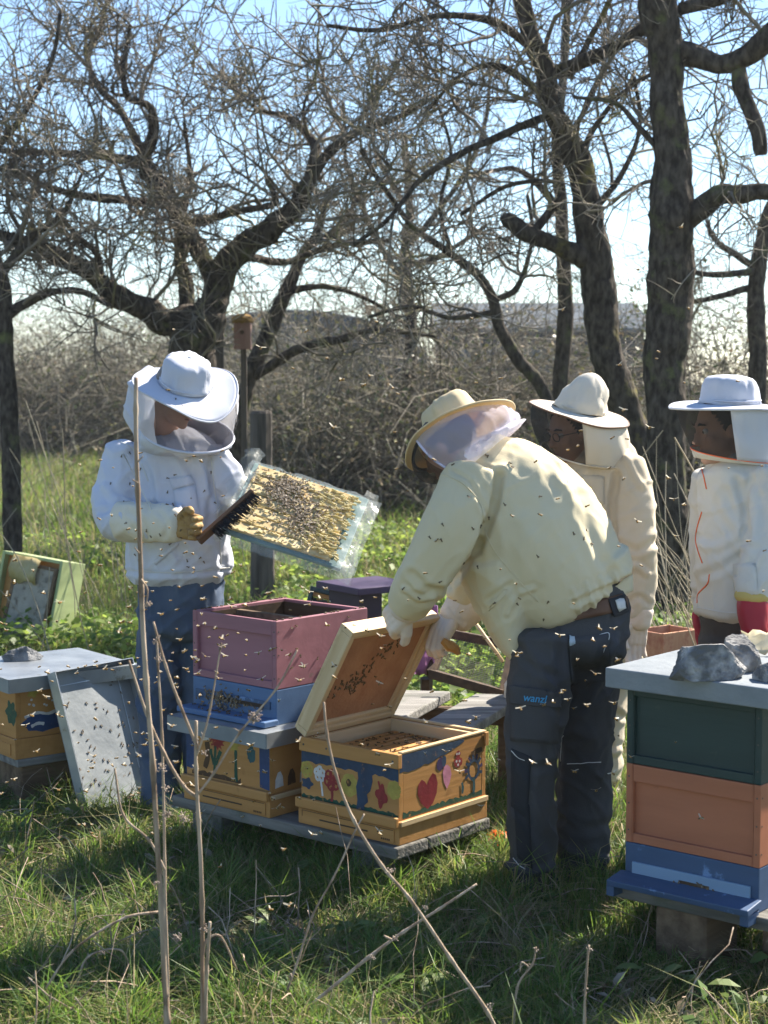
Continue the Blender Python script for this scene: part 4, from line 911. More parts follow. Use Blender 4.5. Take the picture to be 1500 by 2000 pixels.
def cloth(name, root, lofts, m, voxel=.0088, smooth=6, folds=(), amp=.004, sc=6.0, st=(1, 1, .45), seed=0.0, extra=None, key=None):
    b = MB()
    for l in lofts: loft(b, l)
    if extra: extra(b)
    me = fuse(b, voxel, smooth); wrinkle(me, folds, amp, sc, st, seed)
    o = link(name, me, m, root, True, True)
    if key: BV.setdefault(key, []).append(me)
    return o
def bvh(key):
    V, F = [], []
    for me in BV[key]:
        n = len(V); V += [v.co.copy() for v in me.vertices]; F += [tuple(i + n for i in p.vertices) for p in me.polygons]
    return BVHTree.FromPolygons(V, F)
def hit(tree, u, v, off=.004):
    r = ray(u, v).normalized(); h = tree.ray_cast(CAMV, r)
    if h[0] is None:
        h = tree.find_nearest(CAMV + r * 6.3)
    n = h[1] if h[1].dot(r) < 0 else -h[1]
    return h[0] + n * off, n
def patch(name, root, tree, quad, m, off=.006, nu=10, nv=10, thick=.004):
    """a piece of cloth sewn on: quad of pixels tl,tr,br,bl laid on the surface"""
    q = [np.array(p, float) for p in quad]; rows = []
    for j in range(nv + 1):
        t = j / nv; l = q[0] * (1 - t) + q[3] * t; r = q[1] * (1 - t) + q[2] * t; rows.append([])
        for i in range(nu + 1):
            a = l + (r - l) * i / nu; rows[-1].append(hit(tree, a[0], a[1], off)[0])
    b = MB(); b.grid(rows); return b.build(name, m, root, True, world_space=True, solid=thick)
def seam(name, root, tree, pts, r, m, off=.001):
    P = [hit(tree, p[0], p[1], off)[0] for p in catmull(pts, 6)]
    b = MB(); b.tube(P, r, 6); return b.build(name, m, root, True, world_space=True)
def frame(fwd, up):
    f = Vector(fwd).normalized(); u = Vector(up); u = (u - f * u.dot(f)).normalized(); return f, u.cross(f), u
def head_shapes(b, c, fwd, up, neck_to, s=1.0):
    f, l, u = frame(fwd, up); ax = (f, l, u); P = lambda x, y, z: c + f * x * s + l * y * s + u * z * s
    E = lambda p, r, k=3: ell(b, P(*p), ax, tuple(a * s for a in r), k)
    E((-.008, 0, .025), (.098, .077, .092)); E((.03, 0, -.045), (.064, .062, .075)); E((.045, 0, -.085), (.045, .046, .036)); E((.084, 0, -.102), (.018, .022, .018), 2)
    E((.098, 0, -.008), (.016, .011, .022), 2); E((.107, 0, -.03), (.018, .0155, .014), 2); E((.083, 0, .026), (.018, .052, .012), 2)
    E((.088, 0, -.064), (.013, .024, .006), 2); E((.086, 0, -.076), (.013, .022, .007), 2); E((.065, .043, -.025), (.024, .02, .024), 2); E((.065, -.043, -.025), (.024, .02, .024), 2)
    for s_ in (-1, 1): E((-.004, .08 * s_, -.012), (.02, .010, .032), 2)
    b.tube([P(-.02, 0, -.05), P(-.03, 0, -.11), Vector(neck_to)], [.056 * s, .055 * s, .065 * s], 14)
    return P, (f, l, u)
m_skin = mat('skin', (.42, .24, .17), (.50, .30, .22), sc=14, rough=.6, bump=.1, bsc=90)
m_eye = mat('eye_white', (.4, .38, .36), rough=.2, spec=.5); m_iris = mat('iris', (.05, .035, .025), rough=.2)
m_hair = mat('dark_hair', (.018, .013, .010), (.04, .028, .02), sc=60, st=(1, 1, .2), rough=.6)
m_hairg = mat('grey_hair', (.12, .11, .10), (.2, .19, .18), sc=60, rough=.7)
def face_parts(root, P, ax, hairm, s=1.0):
    f, l, u = ax
    for sd in (-1, 1):
        b = MB(); ell(b, P(.0765, .031 * sd, .006), ax, (.0125 * s,) * 3, 3); e = b.build('eye', m_eye, root, True, world_space=True)
        b = MB(); ell(b, P(.0865, .031 * sd, .004), ax, (.004 * s, .006 * s, .006 * s), 2); b.build('iris', m_iris, e, True)
        b = MB(); b.tube([P(.094, .014 * sd, .028), P(.096, .03 * sd, .034), P(.084, .052 * sd, .029)], [.004, .005, .003], 6); b.build('eyebrow', hairm, root, True, world_space=True)
    b = MB(); ell(b, P(-.016, 0, .034), ax, (.099 * s, .082 * s, .094 * s), 4)
    V, F = b.v, b.f; keep = []
    for fc in F:
        c = sum((Vector(V[i]) for i in fc), Vector()) / len(fc) - P(0, 0, 0); x, z = c.dot(f), c.dot(u)
        if x < .045 + .4 * (z - .06) and z > -.075 + .55 * max(0, x + .06) or z > .085: keep.append(fc)
    b2 = MB(); b2.v = V; b2.f = keep; b2.m = [0] * len(keep); b2.build('hair', hairm, root, True, world_space=True, solid=.006)
    b = MB(); b.tube([P(.099, .02, -.070), P(.1015, 0, -.0695), P(.099, -.02, -.070)], [.0015, .0022, .0015], 5); b.build('mouth_line', mat('lip', (.22, .09, .075), rough=.5), root, True, world_space=True)
def body(root, lofts, c, fwd, up, neck_to, hairm, skin=m_skin, s=1.0):
    b = MB()
    for l in lofts: loft(b, l, 14, 3, .93, .016)
    P, ax = head_shapes(b, c, fwd, up, neck_to, s)
    me = fuse(b, .0088, 2, .5); o = link('body', me, skin, root, True, True)
    face_parts(root, P, ax, hairm, s); return P, ax
def hat(root, c, up, fwd, r, cr, ch, m, droop=lambda a: 0, top=.62, seed=0, piping=None, dome=1.0, shift=(0, 0)):
    f, l, u = frame(Vector(fwd) - Vector(up).normalized() * Vector(fwd).dot(Vector(up).normalized()), up); n = 64; c = Vector(c)
    tk = top / .7; prof = [(.0008, ch), (cr * .2 * tk, ch * .999), (cr * .4 * tk, ch * .99), (cr * .6 * tk, ch * .965), (cr * (.5 + .25 * tk), ch * .915), (cr * (.65 + .2 * tk), ch * .82), (cr * (.8 + .12 * tk), ch * .62), (cr * (.9 + .06 * tk), ch * .38), (cr * .99, ch * .16), (cr * 1.03, .004)]
    if dome > 1: prof = [(cr * 1.03 * t, max(.004, ch * (1 - t ** 2.1) ** .8)) for t in (.01, .1, .2, .32, .45, .57, .68, .78, .87, .94, .985, 1.0)]
    rows = []
    for i, (rr, z) in enumerate(prof):
        row = []
        for k in range(n):
            a = 2 * math.pi * k / n; w = (noise.noise(Vector((math.cos(a) * 1.6 + seed, math.sin(a) * 1.6, z * 14))) * .009 + .005 * noise.noise(Vector((math.cos(a) * 4, math.sin(a) * 4 + seed, z * 20)))) * min(1, (rr / cr) ** 2 * 1.3) * (2.0 if dome > 1 else 1.3)
            sh = Vector(shift + (0,)) * max(0, z / ch)
            row.append(c + f * ((rr + w) * math.cos(a) * 1.08 + sh.x) + l * ((rr + w) * math.sin(a) + sh.y) + u * (z + w * .7))
        rows.append(row)
    b = MB(); b.grid(rows, close=True); b.add(rows[0], [tuple(range(n))])
    cro = b.build('crown', m, root, True, world_space=True, solid=.004)
    rows = []; m2 = 9
    for j in range(m2):
        t = j / (m2 - 1); row = []
        for k in range(n):
            a = 2 * math.pi * k / n; rr = cr * 1.03 + (r - cr * 1.03) * t
            row.append(c + f * rr * math.cos(a) * 1.02 + l * rr * math.sin(a) + u * (.002 + droop(a) * t ** 1.3 + .006 * t * noise.noise(Vector((math.cos(a) * 2 + seed, math.sin(a) * 2, 7)))))
        rows.append(row)
    b = MB(); b.grid(rows, close=True); br = b.build('brim', m, root, True, world_space=True, solid=.004)
    e = rows[-1]; b = MB(); b.tube(e + [e[0]], .0038, 6, caps=False); b.build('brim_piping', piping or m, br, True)
    b = MB(); b.tube([rows[0][k] + u * .016 for k in range(n)] + [rows[0][0] + u * .016], .0035, 6, caps=False); b.build('hat_band', m, cro, True)
    return rows[-1], (f, l, u)
def ring(c, up, fwd, r, n=64, rl=None):
    f, l, u = frame(Vector(fwd) - Vector(up).normalized() * Vector(fwd).dot(Vector(up).normalized()), up)
    return [Vector(c) + f * r * math.cos(2 * math.pi * k / n) + l * (rl or r) * math.sin(2 * math.pi * k / n) for k in range(n)]
def veil(name, root, A, B, k0, k1, m, bulge=.015, rows=9, rip=.006, seed=0.0, solid=0.0, mid=None):
    n = len(A); c = (sum(A, Vector()) / n + sum(B, Vector()) / n) / 2; R_ = []
    for j in range(rows + 1):
        t = j / rows; row = []
        for k in range(k0, k1 + 1):
            p = A[k % n].lerp(B[k % n], t); d = (p - c); d.normalize()
            w = bulge * math.sin(math.pi * t) + rip * math.sin(math.pi * min(1, t * 1.05)) * (noise.noise(Vector((k * .42 + seed, t * 1.6, seed))) + .6 * noise.noise(Vector((k * 1.1, t * 3, seed + 4))))
            row.append(p + d * w)
        R_.append(row)
    b = MB(); b.grid(R_); return b.build(name, m, root, True, world_space=True, solid=solid)
def hand(name, root, wrist, to, thumb, m, curl=(.35, .4, .3), side=1, s=1.0, spread=.05, thumb_in=.3, key=None, fat=1.0):
    x = (Vector(to) - Vector(wrist)).normalized(); y = Vector(thumb); y = (y - x * y.dot(x)).normalized(); z = x.cross(y) * side; w = Vector(wrist)
    P = lambda a, b_, c: w + (x * a + y * b_ + z * c) * s
    b = MB()
    for yy in (.030, .011, -.009, -.028): b.tube([P(-.03, yy * .7, 0), P(.02, yy * .9, .003), P(.06, yy, .004), P(.088, yy, 0)], [.022 * s, .021 * s, .019 * s, .0155 * s], 10)
    for i, (yy, L, dx) in enumerate(((.033, .074, .0), (.0115, .083, .004), (-.0095, .077, .0), (-.030, .060, -.008))):
        p = Vector((.088 + dx, yy, 0)); a = 0.0; pts = [p.copy()]; sp = (1.5 - i) * spread
        for k, fr in enumerate((.45, .32, .23)):
            a += curl[k] * (1 + .1 * i); p = p + Vector((math.cos(a) * math.cos(sp), math.sin(sp) * math.cos(a), -math.sin(a))) * L * fr; pts.append(p.copy())
        rr = [.0115, .0108, .0098, .0082] if i < 3 else [.0102, .0095, .0086, .0072]
        b.tube([P(*q) for q in pts], [r_ * s * fat for r_ in rr], 10)
    t0 = Vector((.012, .032, -.004)); t1 = t0 + Vector((.034, .026, -.010)); t2 = t1 + Vector((.033, .012 - .02 * thumb_in, -.012 - .02 * thumb_in)); t3 = t2 + Vector((.026, -.002 - .015 * thumb_in, -.010 - .012 * thumb_in))
    b.tube([P(*t0), P(*t1), P(*t2), P(*t3)], [.019 * s, .0145 * s * fat, .0125 * s * fat, .0098 * s * fat], 10)
    me = fuse(b, .0042 * s, 3, .5); wrinkle(me, (), .0016, 22, (1, 1, 1), 3.0, .0004); o = link(name, me, m, root, True, True)
    if key: BV.setdefault(key, []).append(me)
    return o
def shoe(root, heel, toe, m, s=1.0):
    h, t = Vector(heel), Vector(toe); x = (t - h); L = x.length; x.normalize(); y = Vector((-x.y, x.x, 0)); b = MB(); rows = []
    for a, wd, z0, z1 in ((-.02, .03, 0, .07), (.02, .038, 0, .10), (.25, .036, 0, .105), (.45, .043, 0, .085), (.7, .049, 0, .06), (.92, .042, 0, .045), (1.02, .02, .005, .035)):
        c = h + x * (a * L); rows.append([c + y * wd * math.cos(q) * s + Vector((0, 0, (z0 + z1) / 2 + (z1 - z0) / 2 * math.sin(q))) * s for q in [2 * math.pi * k / 12 for k in range(12)]])
    b.grid(rows, close=True); b.add(rows[0], [tuple(range(12))]); b.add(rows[-1], [tuple(range(11, -1, -1))])
    o = b.build('shoe', m, root, True, world_space=True); s_ = o.modifiers.new('s', 'SUBSURF'); s_.levels = 1; s_.render_levels = 1; return o

m_white = mat('white_cotton', (.50, .52, .60), (.57, .59, .66), sc=3, rough=.85, bump=.12, bsc=260, spec=.15, c3=(.58, .56, .52), sc3=2.6, th3=.66, crease=.7)
m_cream = mat('cream_cotton', (.60, .55, .44), (.68, .63, .52), sc=4, rough=.85, bump=.15, bsc=200, spec=.15, crease=.7)
m_yellow = mat('pale_yellow_cotton', (.67, .585, .39), (.72, .635, .44), sc=3, rough=.85, bump=.12, bsc=240, spec=.12, trans=.12, tcol=(.75, .5, .12), crease=.7)
m_beige = mat('beige_cotton', (.50, .43, .32), (.57, .50, .39), sc=3, rough=.88, bump=.14, bsc=220, spec=.12, crease=.7)
m_offw = mat('offwhite_cotton', (.55, .53, .48), (.63, .61, .56), sc=3, rough=.86, bump=.14, bsc=220, spec=.12, crease=.7)
m_jeans = mat('blue_denim', (.05, .075, .125), (.085, .115, .17), sc=5, rough=.9, bump=.3, bsc=240, c3=(.12, .15, .2), sc3=3, th3=.66, crease=.6, csc=4)
m_cargo = mat('dark_grey_canvas', (.050, .050, .053), (.066, .066, .070), sc=5, rough=.85, bump=.25, bsc=220, crease=.6, csc=4)
m_cargo2 = mat('black_canvas', (.018, .02, .024), (.026, .028, .033), sc=5, rough=.85, bump=.25, bsc=220)
m_brownt = mat('brown_trousers', (.06, .05, .042), (.08, .068, .058), sc=5, rough=.9, crease=.6, csc=4)
m_glove = mat('pale_leather_glove', (.60, .50, .41), (.68, .59, .50), sc=9, rough=.8, bump=.2, bsc=60)
m_gloveb = mat('tan_leather_glove', (.26, .15, .05), (.38, .24, .09), sc=12, rough=.7, bump=.3, bsc=60, c3=(.12, .07, .03), sc3=20, th3=.62)
m_glover = mat('red_rubber_glove', (.30, .015, .03), (.36, .02, .04), sc=8, rough=.5, bump=.1, bsc=60)
m_netw = mat('white_net', (.80, .80, .86), alpha=.42, trans=.4, rough=.9); m_netwd = mat('white_net_folded', (.80, .80, .86), alpha=.68, trans=.4, rough=.9)
m_netb = mat('black_net', (.012, .012, .014), alpha=.46, rough=.8); m_netb2 = mat('black_net_dense', (.02, .02, .022), alpha=.6, rough=.8)
m_shoe = mat('black_shoe', (.018, .02, .025), (.03, .03, .035), sc=9, rough=.6); m_boot = mat('teal_work_boot', (.05, .10, .13), (.10, .17, .20), sc=18, rough=.7, c3=(.4, .42, .4), sc3=22, th3=.66)
m_hatw = mat('white_hat_cloth', (.52, .54, .62), (.59, .61, .68), sc=4, rough=.85, bump=.12, bsc=220, trans=.10)
m_hatb = mat('beige_hat_cloth', (.56, .51, .42), (.63, .58, .49), sc=4, rough=.85, bump=.12, bsc=220, trans=.08)
m_haty = mat('yellow_hat_cloth', (.68, .58, .37), (.73, .63, .42), sc=4, rough=.85, trans=.25, tcol=(.75, .5, .12))
m_leather = mat('brown_leather', (.10, .05, .03), (.15, .08, .05), sc=20, rough=.6)
m_thread = mat('white_piping', (.6, .6, .58)); m_oz = mat('orange_zip', (.80, .16, .05), rough=.5)
S1 = 'beekeepers and helpers at the hives'

# ---- the person in white holding the tray
P1r = thing('person', G(320, 1588), 'person in white bee jacket and jeans brushing bees from a honeycomb tray', 'person', S1)
t1 = [(335, 852, 6.88, 60, .12), (338, 880, 6.88, 90, .15), (342, 940, 6.88, 99, .165), (346, 1010, 6.87, 102, .17), (348, 1080, 6.87, 103, .175), (349, 1122, 6.87, 101, .175)]
a1 = [(248, 885, 6.86, 42, .085), (228, 940, 6.8, 40, .08), (219, 990, 6.74, 38, .078), (226, 1018, 6.68, 36, .075), (262, 1021, 6.62, 35, .07), (310, 1022, 6.55, 32, .06), (346, 1026, 6.5, 27, .05)]
a1b = [(412, 890, 6.86, 36, .08), (436, 930, 6.84, 36, .075), (458, 958, 6.84, 32, .07), (490, 975, 6.84, 28, .06)]
j1 = [(352, 1105, 6.88, 80, .145), (352, 1160, 6.88, 84, .155), (352, 1225, 6.88, 82, .155)]
l1a = [(316, 1215, 6.88, 46, .105), (313, 1330, 6.87, 44, .1), (312, 1450, 6.86, 40, .085), (314, 1565, 6.85, 38, .08)]; l1b = [(398, 1215, 6.9, 48, .105), (398, 1400, 6.9, 42, .09), (398, 1565, 6.88, 38, .08)]
hc = W(348, 768, 6.74)
Pf, ax = body(P1r, [t1, a1, a1b, j1, l1a, l1b], hc, (.72, -.55, -.42), (.45, -.2, .9), W(325, 865, 6.88), m_hairg)
cloth('jacket', P1r, [t1, a1, a1b], m_white, folds=[
    ([(262, 880), (290, 935), (300, 985)], 9, -.010), ([(300, 985), (270, 1000), (235, 985)], 7, -.009), ([(205, 950), (225, 975), (262, 985)], 7, .008), ([(200, 1000), (230, 995), (265, 1008)], 6, -.008),
    ([(345, 900), (372, 960), (395, 1040)], 8, .007), ([(405, 900), (412, 960), (405, 1050)], 7, -.008), ([(380, 880), (398, 940), (424, 1000)], 6, .008), ([(300, 1060), (330, 1085), (360, 1120)], 9, .006),
    ([(265, 1060), (280, 1100), (275, 1125)], 8, .007), ([(420, 1050), (430, 1090), (440, 1125)], 8, -.008), ([(250, 1115), (340, 1122), (445, 1112)], 4, -.006)], amp=.007, seed=1, key='white')
tr = bvh('white')
seam('seam', P1r, tr, [(412, 893), (420, 960), (428, 1040), (432, 1115)], .0022, m_thread); seam('seam', P1r, tr, [(222, 858), (262, 880), (290, 940)], .002, m_thread); seam('seam', P1r, tr, [(246, 1112), (340, 1118), (448, 1108)], .002, m_thread)
patch('pocket', P1r, tr, [(331, 935), (372, 928), (380, 945), (338, 956)], m_white, .004, 6, 4); patch('pocket', P1r, tr, [(338, 957), (381, 947), (390, 1010), (345, 1018)], m_white, .002, 6, 6); patch('pocket_welt', P1r, tr, [(300, 1098), (346, 1058), (350, 1064), (304, 1104)], m_white, .004, 8, 2)
cloth('jeans', P1r, [j1, l1a, l1b], m_jeans, folds=[([(300, 1250), (330, 1275), (350, 1290)], 7, -.007), ([(285, 1350), (320, 1370), (345, 1365)], 7, -.007), ([(290, 1480), (320, 1495), (340, 1480)], 6, -.008)], amp=.008, seed=2)
cloth('glove_cuff', P1r, [[(240, 1017, 6.65, 39, .08), (275, 1019, 6.60, 39, .075), (315, 1022, 6.54, 36, .066), (352, 1027, 6.49, 31, .056)]], m_cream, folds=[([(255, 1000), (280, 1020), (290, 1045)], 6, -.006), ([(310, 1000), (325, 1020), (322, 1045)], 5, -.005)], amp=.005, sc=9, st=(1, 1, 1), key='white')
hand('glove', P1r, W(352, 1027, 6.47), W(425, 1036, 6.34), (.25, -.2, .8), m_gloveb, (.55, .8, .5), side=-1, s=1.12, key='white')
cloth('glove_cuff', P1r, [[(462, 960, 6.84, 35, .072), (490, 976, 6.84, 31, .064), (510, 985, 6.83, 26, .05)]], m_cream, amp=.005, sc=9)
hand('glove', P1r, W(510, 985, 6.83), W(570, 1005, 6.74), (0, .2, .8), m_gloveb, (.3, .4, .3), side=1, s=1.05)
up1 = Vector((.19, -.44, .88)); brim, fr_ = hat(P1r, W(362, 752, 6.72), up1, (.75, -.6, 0), .206, .098, .108, m_hatw, lambda a: -.016 - .030 * math.cos(a * 2 + .5) - .012 * math.cos(a * 3), top=.70, seed=2, shift=(-.016, .012))
A = [p.lerp(sum(brim, Vector()) / 64, .05) for p in brim]; cB = W(366, 846, 6.74); B = ring(cB, (.16, -.36, .92), (.75, -.6, 0), .185)
veil('veil_net', P1r, A, B, -15, 9, m_netb, .006, rip=.022, seed=1); veil('veil_side', P1r, A, B, 9, 49, m_netwd, .012, rip=.03, seed=2)
b = MB(); b.tube(B + [B[0]], .006, 6, caps=False); b.build('veil_hoop', m_white, P1r, True, world_space=True)
C2 = ring(W(345, 880, 6.87), (.05, -.1, 1), (.75, -.6, 0), .155); veil('veil_collar', P1r, B, C2, 0, 64, m_hatw, .010, rip=.035, seed=5, solid=.003)
# soft hood cloth behind the hat
b = MB(); cloth('hood', P1r, [[(292, 726, 6.93, 15, .05), (280, 748, 6.95, 20, .06), (272, 785, 6.96, 24, .07), (278, 820, 6.95, 26, .07), (300, 850, 6.93, 26, .07)]], m_hatw, voxel=.009, smooth=4, amp=.010, sc=12, st=(1, 1, .6), seed=20)
shoe(P1r, W(300, 1580, 6.88), W(352, 1592, 6.7), m_boot, 1.05); shoe(P1r, W(390, 1582, 6.9), W(440, 1590, 6.75), m_boot, 1.05)

# ---- the bent person in pale yellow
P2r = thing('person', G(1090, 1745), 'person in pale yellow bee jacket bending over the open painted hive', 'person', S1)
t2 = [(925, 885, 5.82, 62, .13), (952, 925, 5.82, 105, .19), (1003, 1000, 5.80, 144, .225), (1053, 1075, 5.79, 150, .235), (1098, 1135, 5.78, 138, .22), (1124, 1168, 5.78, 112, .2)]
f2 = [(965, 1090, 5.78, 78, .2), (985, 1180, 5.78, 58, .19), (998, 1250, 5.78, 30, .16), (1004, 1280, 5.78, 10, .13)]
h2_ = [(1180, 1085, 5.80, 50, .17), (1195, 1120, 5.80, 42, .16)]
n2a = [(920, 930, 5.68, 54, .10), (885, 1020, 5.60, 60, .10), (845, 1100, 5.60, 56, .09), (808, 1158, 5.66, 48, .078), (796, 1186, 5.70, 40, .065)]
n2b = [(962, 960, 6.0, 50, .09), (942, 1060, 6.1, 48, .085), (918, 1145, 6.15, 42, .075), (905, 1170, 6.16, 40, .07)]
h2t = [(1142, 1140, 5.80, 78, .15), (1134, 1190, 5.79, 96, .165), (1118, 1260, 5.77, 105, .17)]
l2a = [(1062, 1245, 5.68, 60, .12), (1049, 1350, 5.66, 59, .115), (1043, 1450, 5.65, 54, .10), (1040, 1560, 5.66, 48, .09), (1040, 1660, 5.68, 43, .08), (1034, 1738, 5.70, 50, .09)]
l2b = [(1154, 1245, 5.86, 66, .12), (1150, 1350, 5.86, 60, .115), (1142, 1450, 5.86, 53, .1), (1140, 1560, 5.86, 52, .09), (1138, 1660, 5.86, 52, .085), (1136, 1722, 5.86, 46, .085)]
Pf2, ax2 = body(P2r, [t2, n2a, n2b, h2t, l2a, l2b], W(878, 872, 5.86), (-.72, .42, -.55), (-.45, .3, .84), W(945, 905, 5.82), m_hair)
cloth('jacket', P2r, [t2, f2, h2_, n2a, n2b], m_yellow, voxel=.008, smooth=9, folds=[
    ([(975, 930), (965, 990), (945, 1040), (935, 1075)], 9, -.016), ([(935, 1060), (905, 1110), (880, 1140)], 8, -.010), ([(885, 920), (920, 945), (945, 1000)], 4, -.006), ([(805, 1120), (840, 1150), (880, 1150)], 7, -.008), ([(790, 1150), (820, 1170), (845, 1165)], 5, .008),
    ([(1130, 970), (1160, 1050), (1190, 1120)], 10, -.008), ([(1085, 930), (1140, 1000), (1180, 1080)], 9, .006), ([(1020, 1020), (1025, 1100), (1015, 1200)], 16, .006), ([(955, 1170), (985, 1150), (1000, 1140)], 6, -.007), ([(990, 1200), (1010, 1160), (1040, 1150)], 5, .006),
    ([(1120, 1178), (1170, 1155), (1225, 1128)], 5, -.010), ([(1145, 1140), (1155, 1172), (1160, 1185)], 4, .007), ([(1172, 1130), (1182, 1160), (1187, 1175)], 4, .007), ([(1198, 1118), (1208, 1145), (1212, 1160)], 4, .007), ([(1118, 1150), (1130, 1180), (1132, 1195)], 4, .007)], amp=.003, seed=4, st=(1, 1, .7), key='yellow')
ty = bvh('yellow')
seam('seam', P2r, ty, [(862, 925), (905, 945), (938, 985), (945, 1020)], .0022, m_yellow); seam('seam', P2r, ty, [(945, 1030), (965, 1075), (1010, 1130), (1050, 1175)], .002, m_yellow); seam('seam', P2r, ty, [(957, 1185), (983, 1152), (990, 1158), (955, 1192)], .002, m_yellow)
b = MB(); rows = []      # turned-up hem at the back, light shining through it
for j in range(5):
    rows.append([W(1118 + 118 * i / 12, 1186 - 58 * i / 12 + j * 8 - (6 if i > 9 else 0), 5.63 + .13 * (i / 12) ** 2 + .007 * math.sin(i * 2.4 + j * .6)) for i in range(13)])
b.grid(rows); b.build('hem', m_yellow, P2r, True, world_space=True, solid=.004)
cloth('trousers', P2r, [h2t, l2a, l2b], m_cargo, folds=[([(1000, 1250), (1040, 1300), (1085, 1320)], 8, -.008), ([(1180, 1260), (1160, 1330), (1110, 1420)], 8, -.012), ([(1205, 1240), (1180, 1310), (1150, 1370)], 6, .010), ([(1000, 1480), (1040, 1500), (1085, 1490)], 8, -.006), ([(1100, 1600), (1140, 1620), (1185, 1610)], 9, -.008), ([(1000, 1690), (1040, 1705), (1075, 1690)], 7, .010), ([(1100, 1690), (1140, 1700), (1180, 1680)], 7, .010), ([(1090, 1260), (1093, 1400), (1088, 1560)], 7, -.010)], amp=.008, seed=6, key='cargo')
tc_ = bvh('cargo')
patch('cargo_pocket', P2r, tc_, [(1001, 1360), (1088, 1374), (1084, 1452), (1002, 1446)], m_cargo, .008, 10, 8, .008); patch('pocket_flap', P2r, tc_, [(1000, 1338), (1090, 1350), (1088, 1382), (1002, 1374)], m_cargo, .014, 26, 12, .006)
patch('knee_panel', P2r, tc_, [(1000, 1462), (1038, 1478), (1030, 1600), (1000, 1575)], m_cargo2, .003, 6, 10); patch('shin_panel', P2r, tc_, [(1004, 1560), (1034, 1572), (1040, 1700), (1012, 1672)], m_cargo2, .003, 6, 10)
patch('back_pocket', P2r, tc_, [(1108, 1246), (1192, 1238), (1186, 1330), (1115, 1340)], m_cargo, .005, 8, 8)
for pts in ([(1160, 1244), (1188, 1237), (1183, 1262), (1176, 1280)], [(1000, 1466), (1012, 1478), (1026, 1484)], [(1098, 1436), (1098, 1460), (1096, 1486)], [(1108, 1492), (1140, 1490), (1172, 1488)], [(1004, 1676), (1014, 1690), (1026, 1698)]):
    seam('piping', P2r, tc_, pts, .0016, m_thread, .004)
bl = patch('belt', P2r, tc_, [(1062, 1198), (1222, 1158), (1224, 1190), (1060, 1226)], m_leather, .006, 16, 4, .004)
patch('belt_label', P2r, tc_, [(1184, 1172), (1214, 1162), (1222, 1196), (1194, 1206)], m_cargo2, .012, 6, 6, .003); patch('belt_tag', P2r, tc_, [(1197, 1176), (1211, 1172), (1215, 1188), (1202, 1192)], m_thread, .016, 3, 3, .002)
patch('pocket_tag', P2r, tc_, [(1108, 1244), (1122, 1243), (1123, 1257), (1109, 1259)], mat('grey_tag', (.45, .52, .56)), .011, 3, 3, .002)
fc = bpy.data.curves.new('brand_text', 'FONT'); fc.body = 'wanzl'; fc.size = .1; fc.shear = .25; fc.offset = .0012; fo = bpy.data.objects.new('tmp', fc); COL.objects.link(fo)
dg = bpy.context.evaluated_depsgraph_get(); tme = bpy.data.meshes.new_from_object(fo.evaluated_get(dg)); bpy.data.objects.remove(fo)
V = vco(tme); V -= (V.max(0) + V.min(0)) / 2; V[:, :2] /= (V[:, 0].max() - V[:, 0].min())
us, ysd = [], []
for a in range(-6, 7):
    for c_ in (-1, 0, 1): h_ = hit(tc_, 1046 + a * 4.2, 1364 + c_ * 9, .0)[0]; us.append(a * 4.2); ysd.append(h_.y)
cf = np.polyfit(us, ysd, 2); mar = float(np.max(np.polyval(cf, us) - np.array(ysd))) + .024
out = [W(1046 + v[0] * 46, 1364 + v[0] * 5 - v[1] * 46 * 1.05, float(np.polyval(cf, v[0] * 46)) - mar) for v in V]
tme.vertices.foreach_set('co', np.array([tuple(p) for p in out]).ravel()); tme.update()
link('pocket_lettering', tme, mat('blue_print', (.05, .30, .55), rough=.6), P2r, False, True)
cloth('glove_cuff', P2r, [[(800, 1170, 5.69, 40, .07), (790, 1195, 5.71, 36, .06)]], m_glove, amp=.003, sc=12)
hand('glove', P2r, W(789, 1194, 5.72), W(748, 1226, 5.82), (.42, -.45, -.9), m_glove, (.7, .8, .5), side=1, s=1.12, thumb_in=.0, key='yellow', fat=1.15)
cloth('glove_cuff', P2r, [[(925, 1170, 6.16, 42, .072), (905, 1190, 6.16, 40, .07), (885, 1212, 6.15, 34, .055)]], m_glove, folds=[([(880, 1190), (890, 1205), (905, 1215)], 4, -.005)], amp=.005, sc=12, key='yellow')
hand('glove', P2r, W(880, 1208, 6.15), W(858, 1246, 6.10), (-.8, .4, -.3), m_glove, (.35, .9, .8), side=-1, s=1.1, fat=1.15)
up2 = Vector((-.44, .40, .80)); brim2, fr2 = hat(P2r, W(893, 838, 5.86), up2, (-.72, .42, -.55), .208, .098, .115, m_haty, lambda a: -.02 - .012 * math.cos(2 * a), top=.7, seed=5)
cen = sum(brim2, Vector()) / 64; A = [p.lerp(cen, .10) - up2.normalized() * .004 for p in brim2]
B = ring(W(945, 888, 5.80), (-.62, .12, .77), (-.72, .42, -.55), .145, rl=.165)
veil('veil_net', P2r, A, B, -13, 12, m_netb2, .045, seed=3); veil('veil_side', P2r, A, B, 12, 52, mat('lavender_net', (.62, .60, .74), alpha=.5, trans=.35, rough=.9), .02, rip=.02, seed=4)
B1 = [p.lerp(q, .72) for p, q in zip(A, B)]; veil('veil_folds', P2r, B1, [q + (q - p) * .04 for p, q in zip(A, B)], 18, 52, mat('white_net_gather', (.80, .78, .88), alpha=.55, trans=.4, rough=.9), .03, rip=.035, seed=8)
seam_pts = [A[12].lerp(B[12], t / 8) + (A[12] - cen).normalized() * .02 * math.sin(math.pi * t / 8) for t in range(9)]; b = MB(); b.tube(seam_pts, .005, 6); b.build('veil_seam', mat('lavender_tape', (.62, .60, .76)), P2r, True, world_space=True)
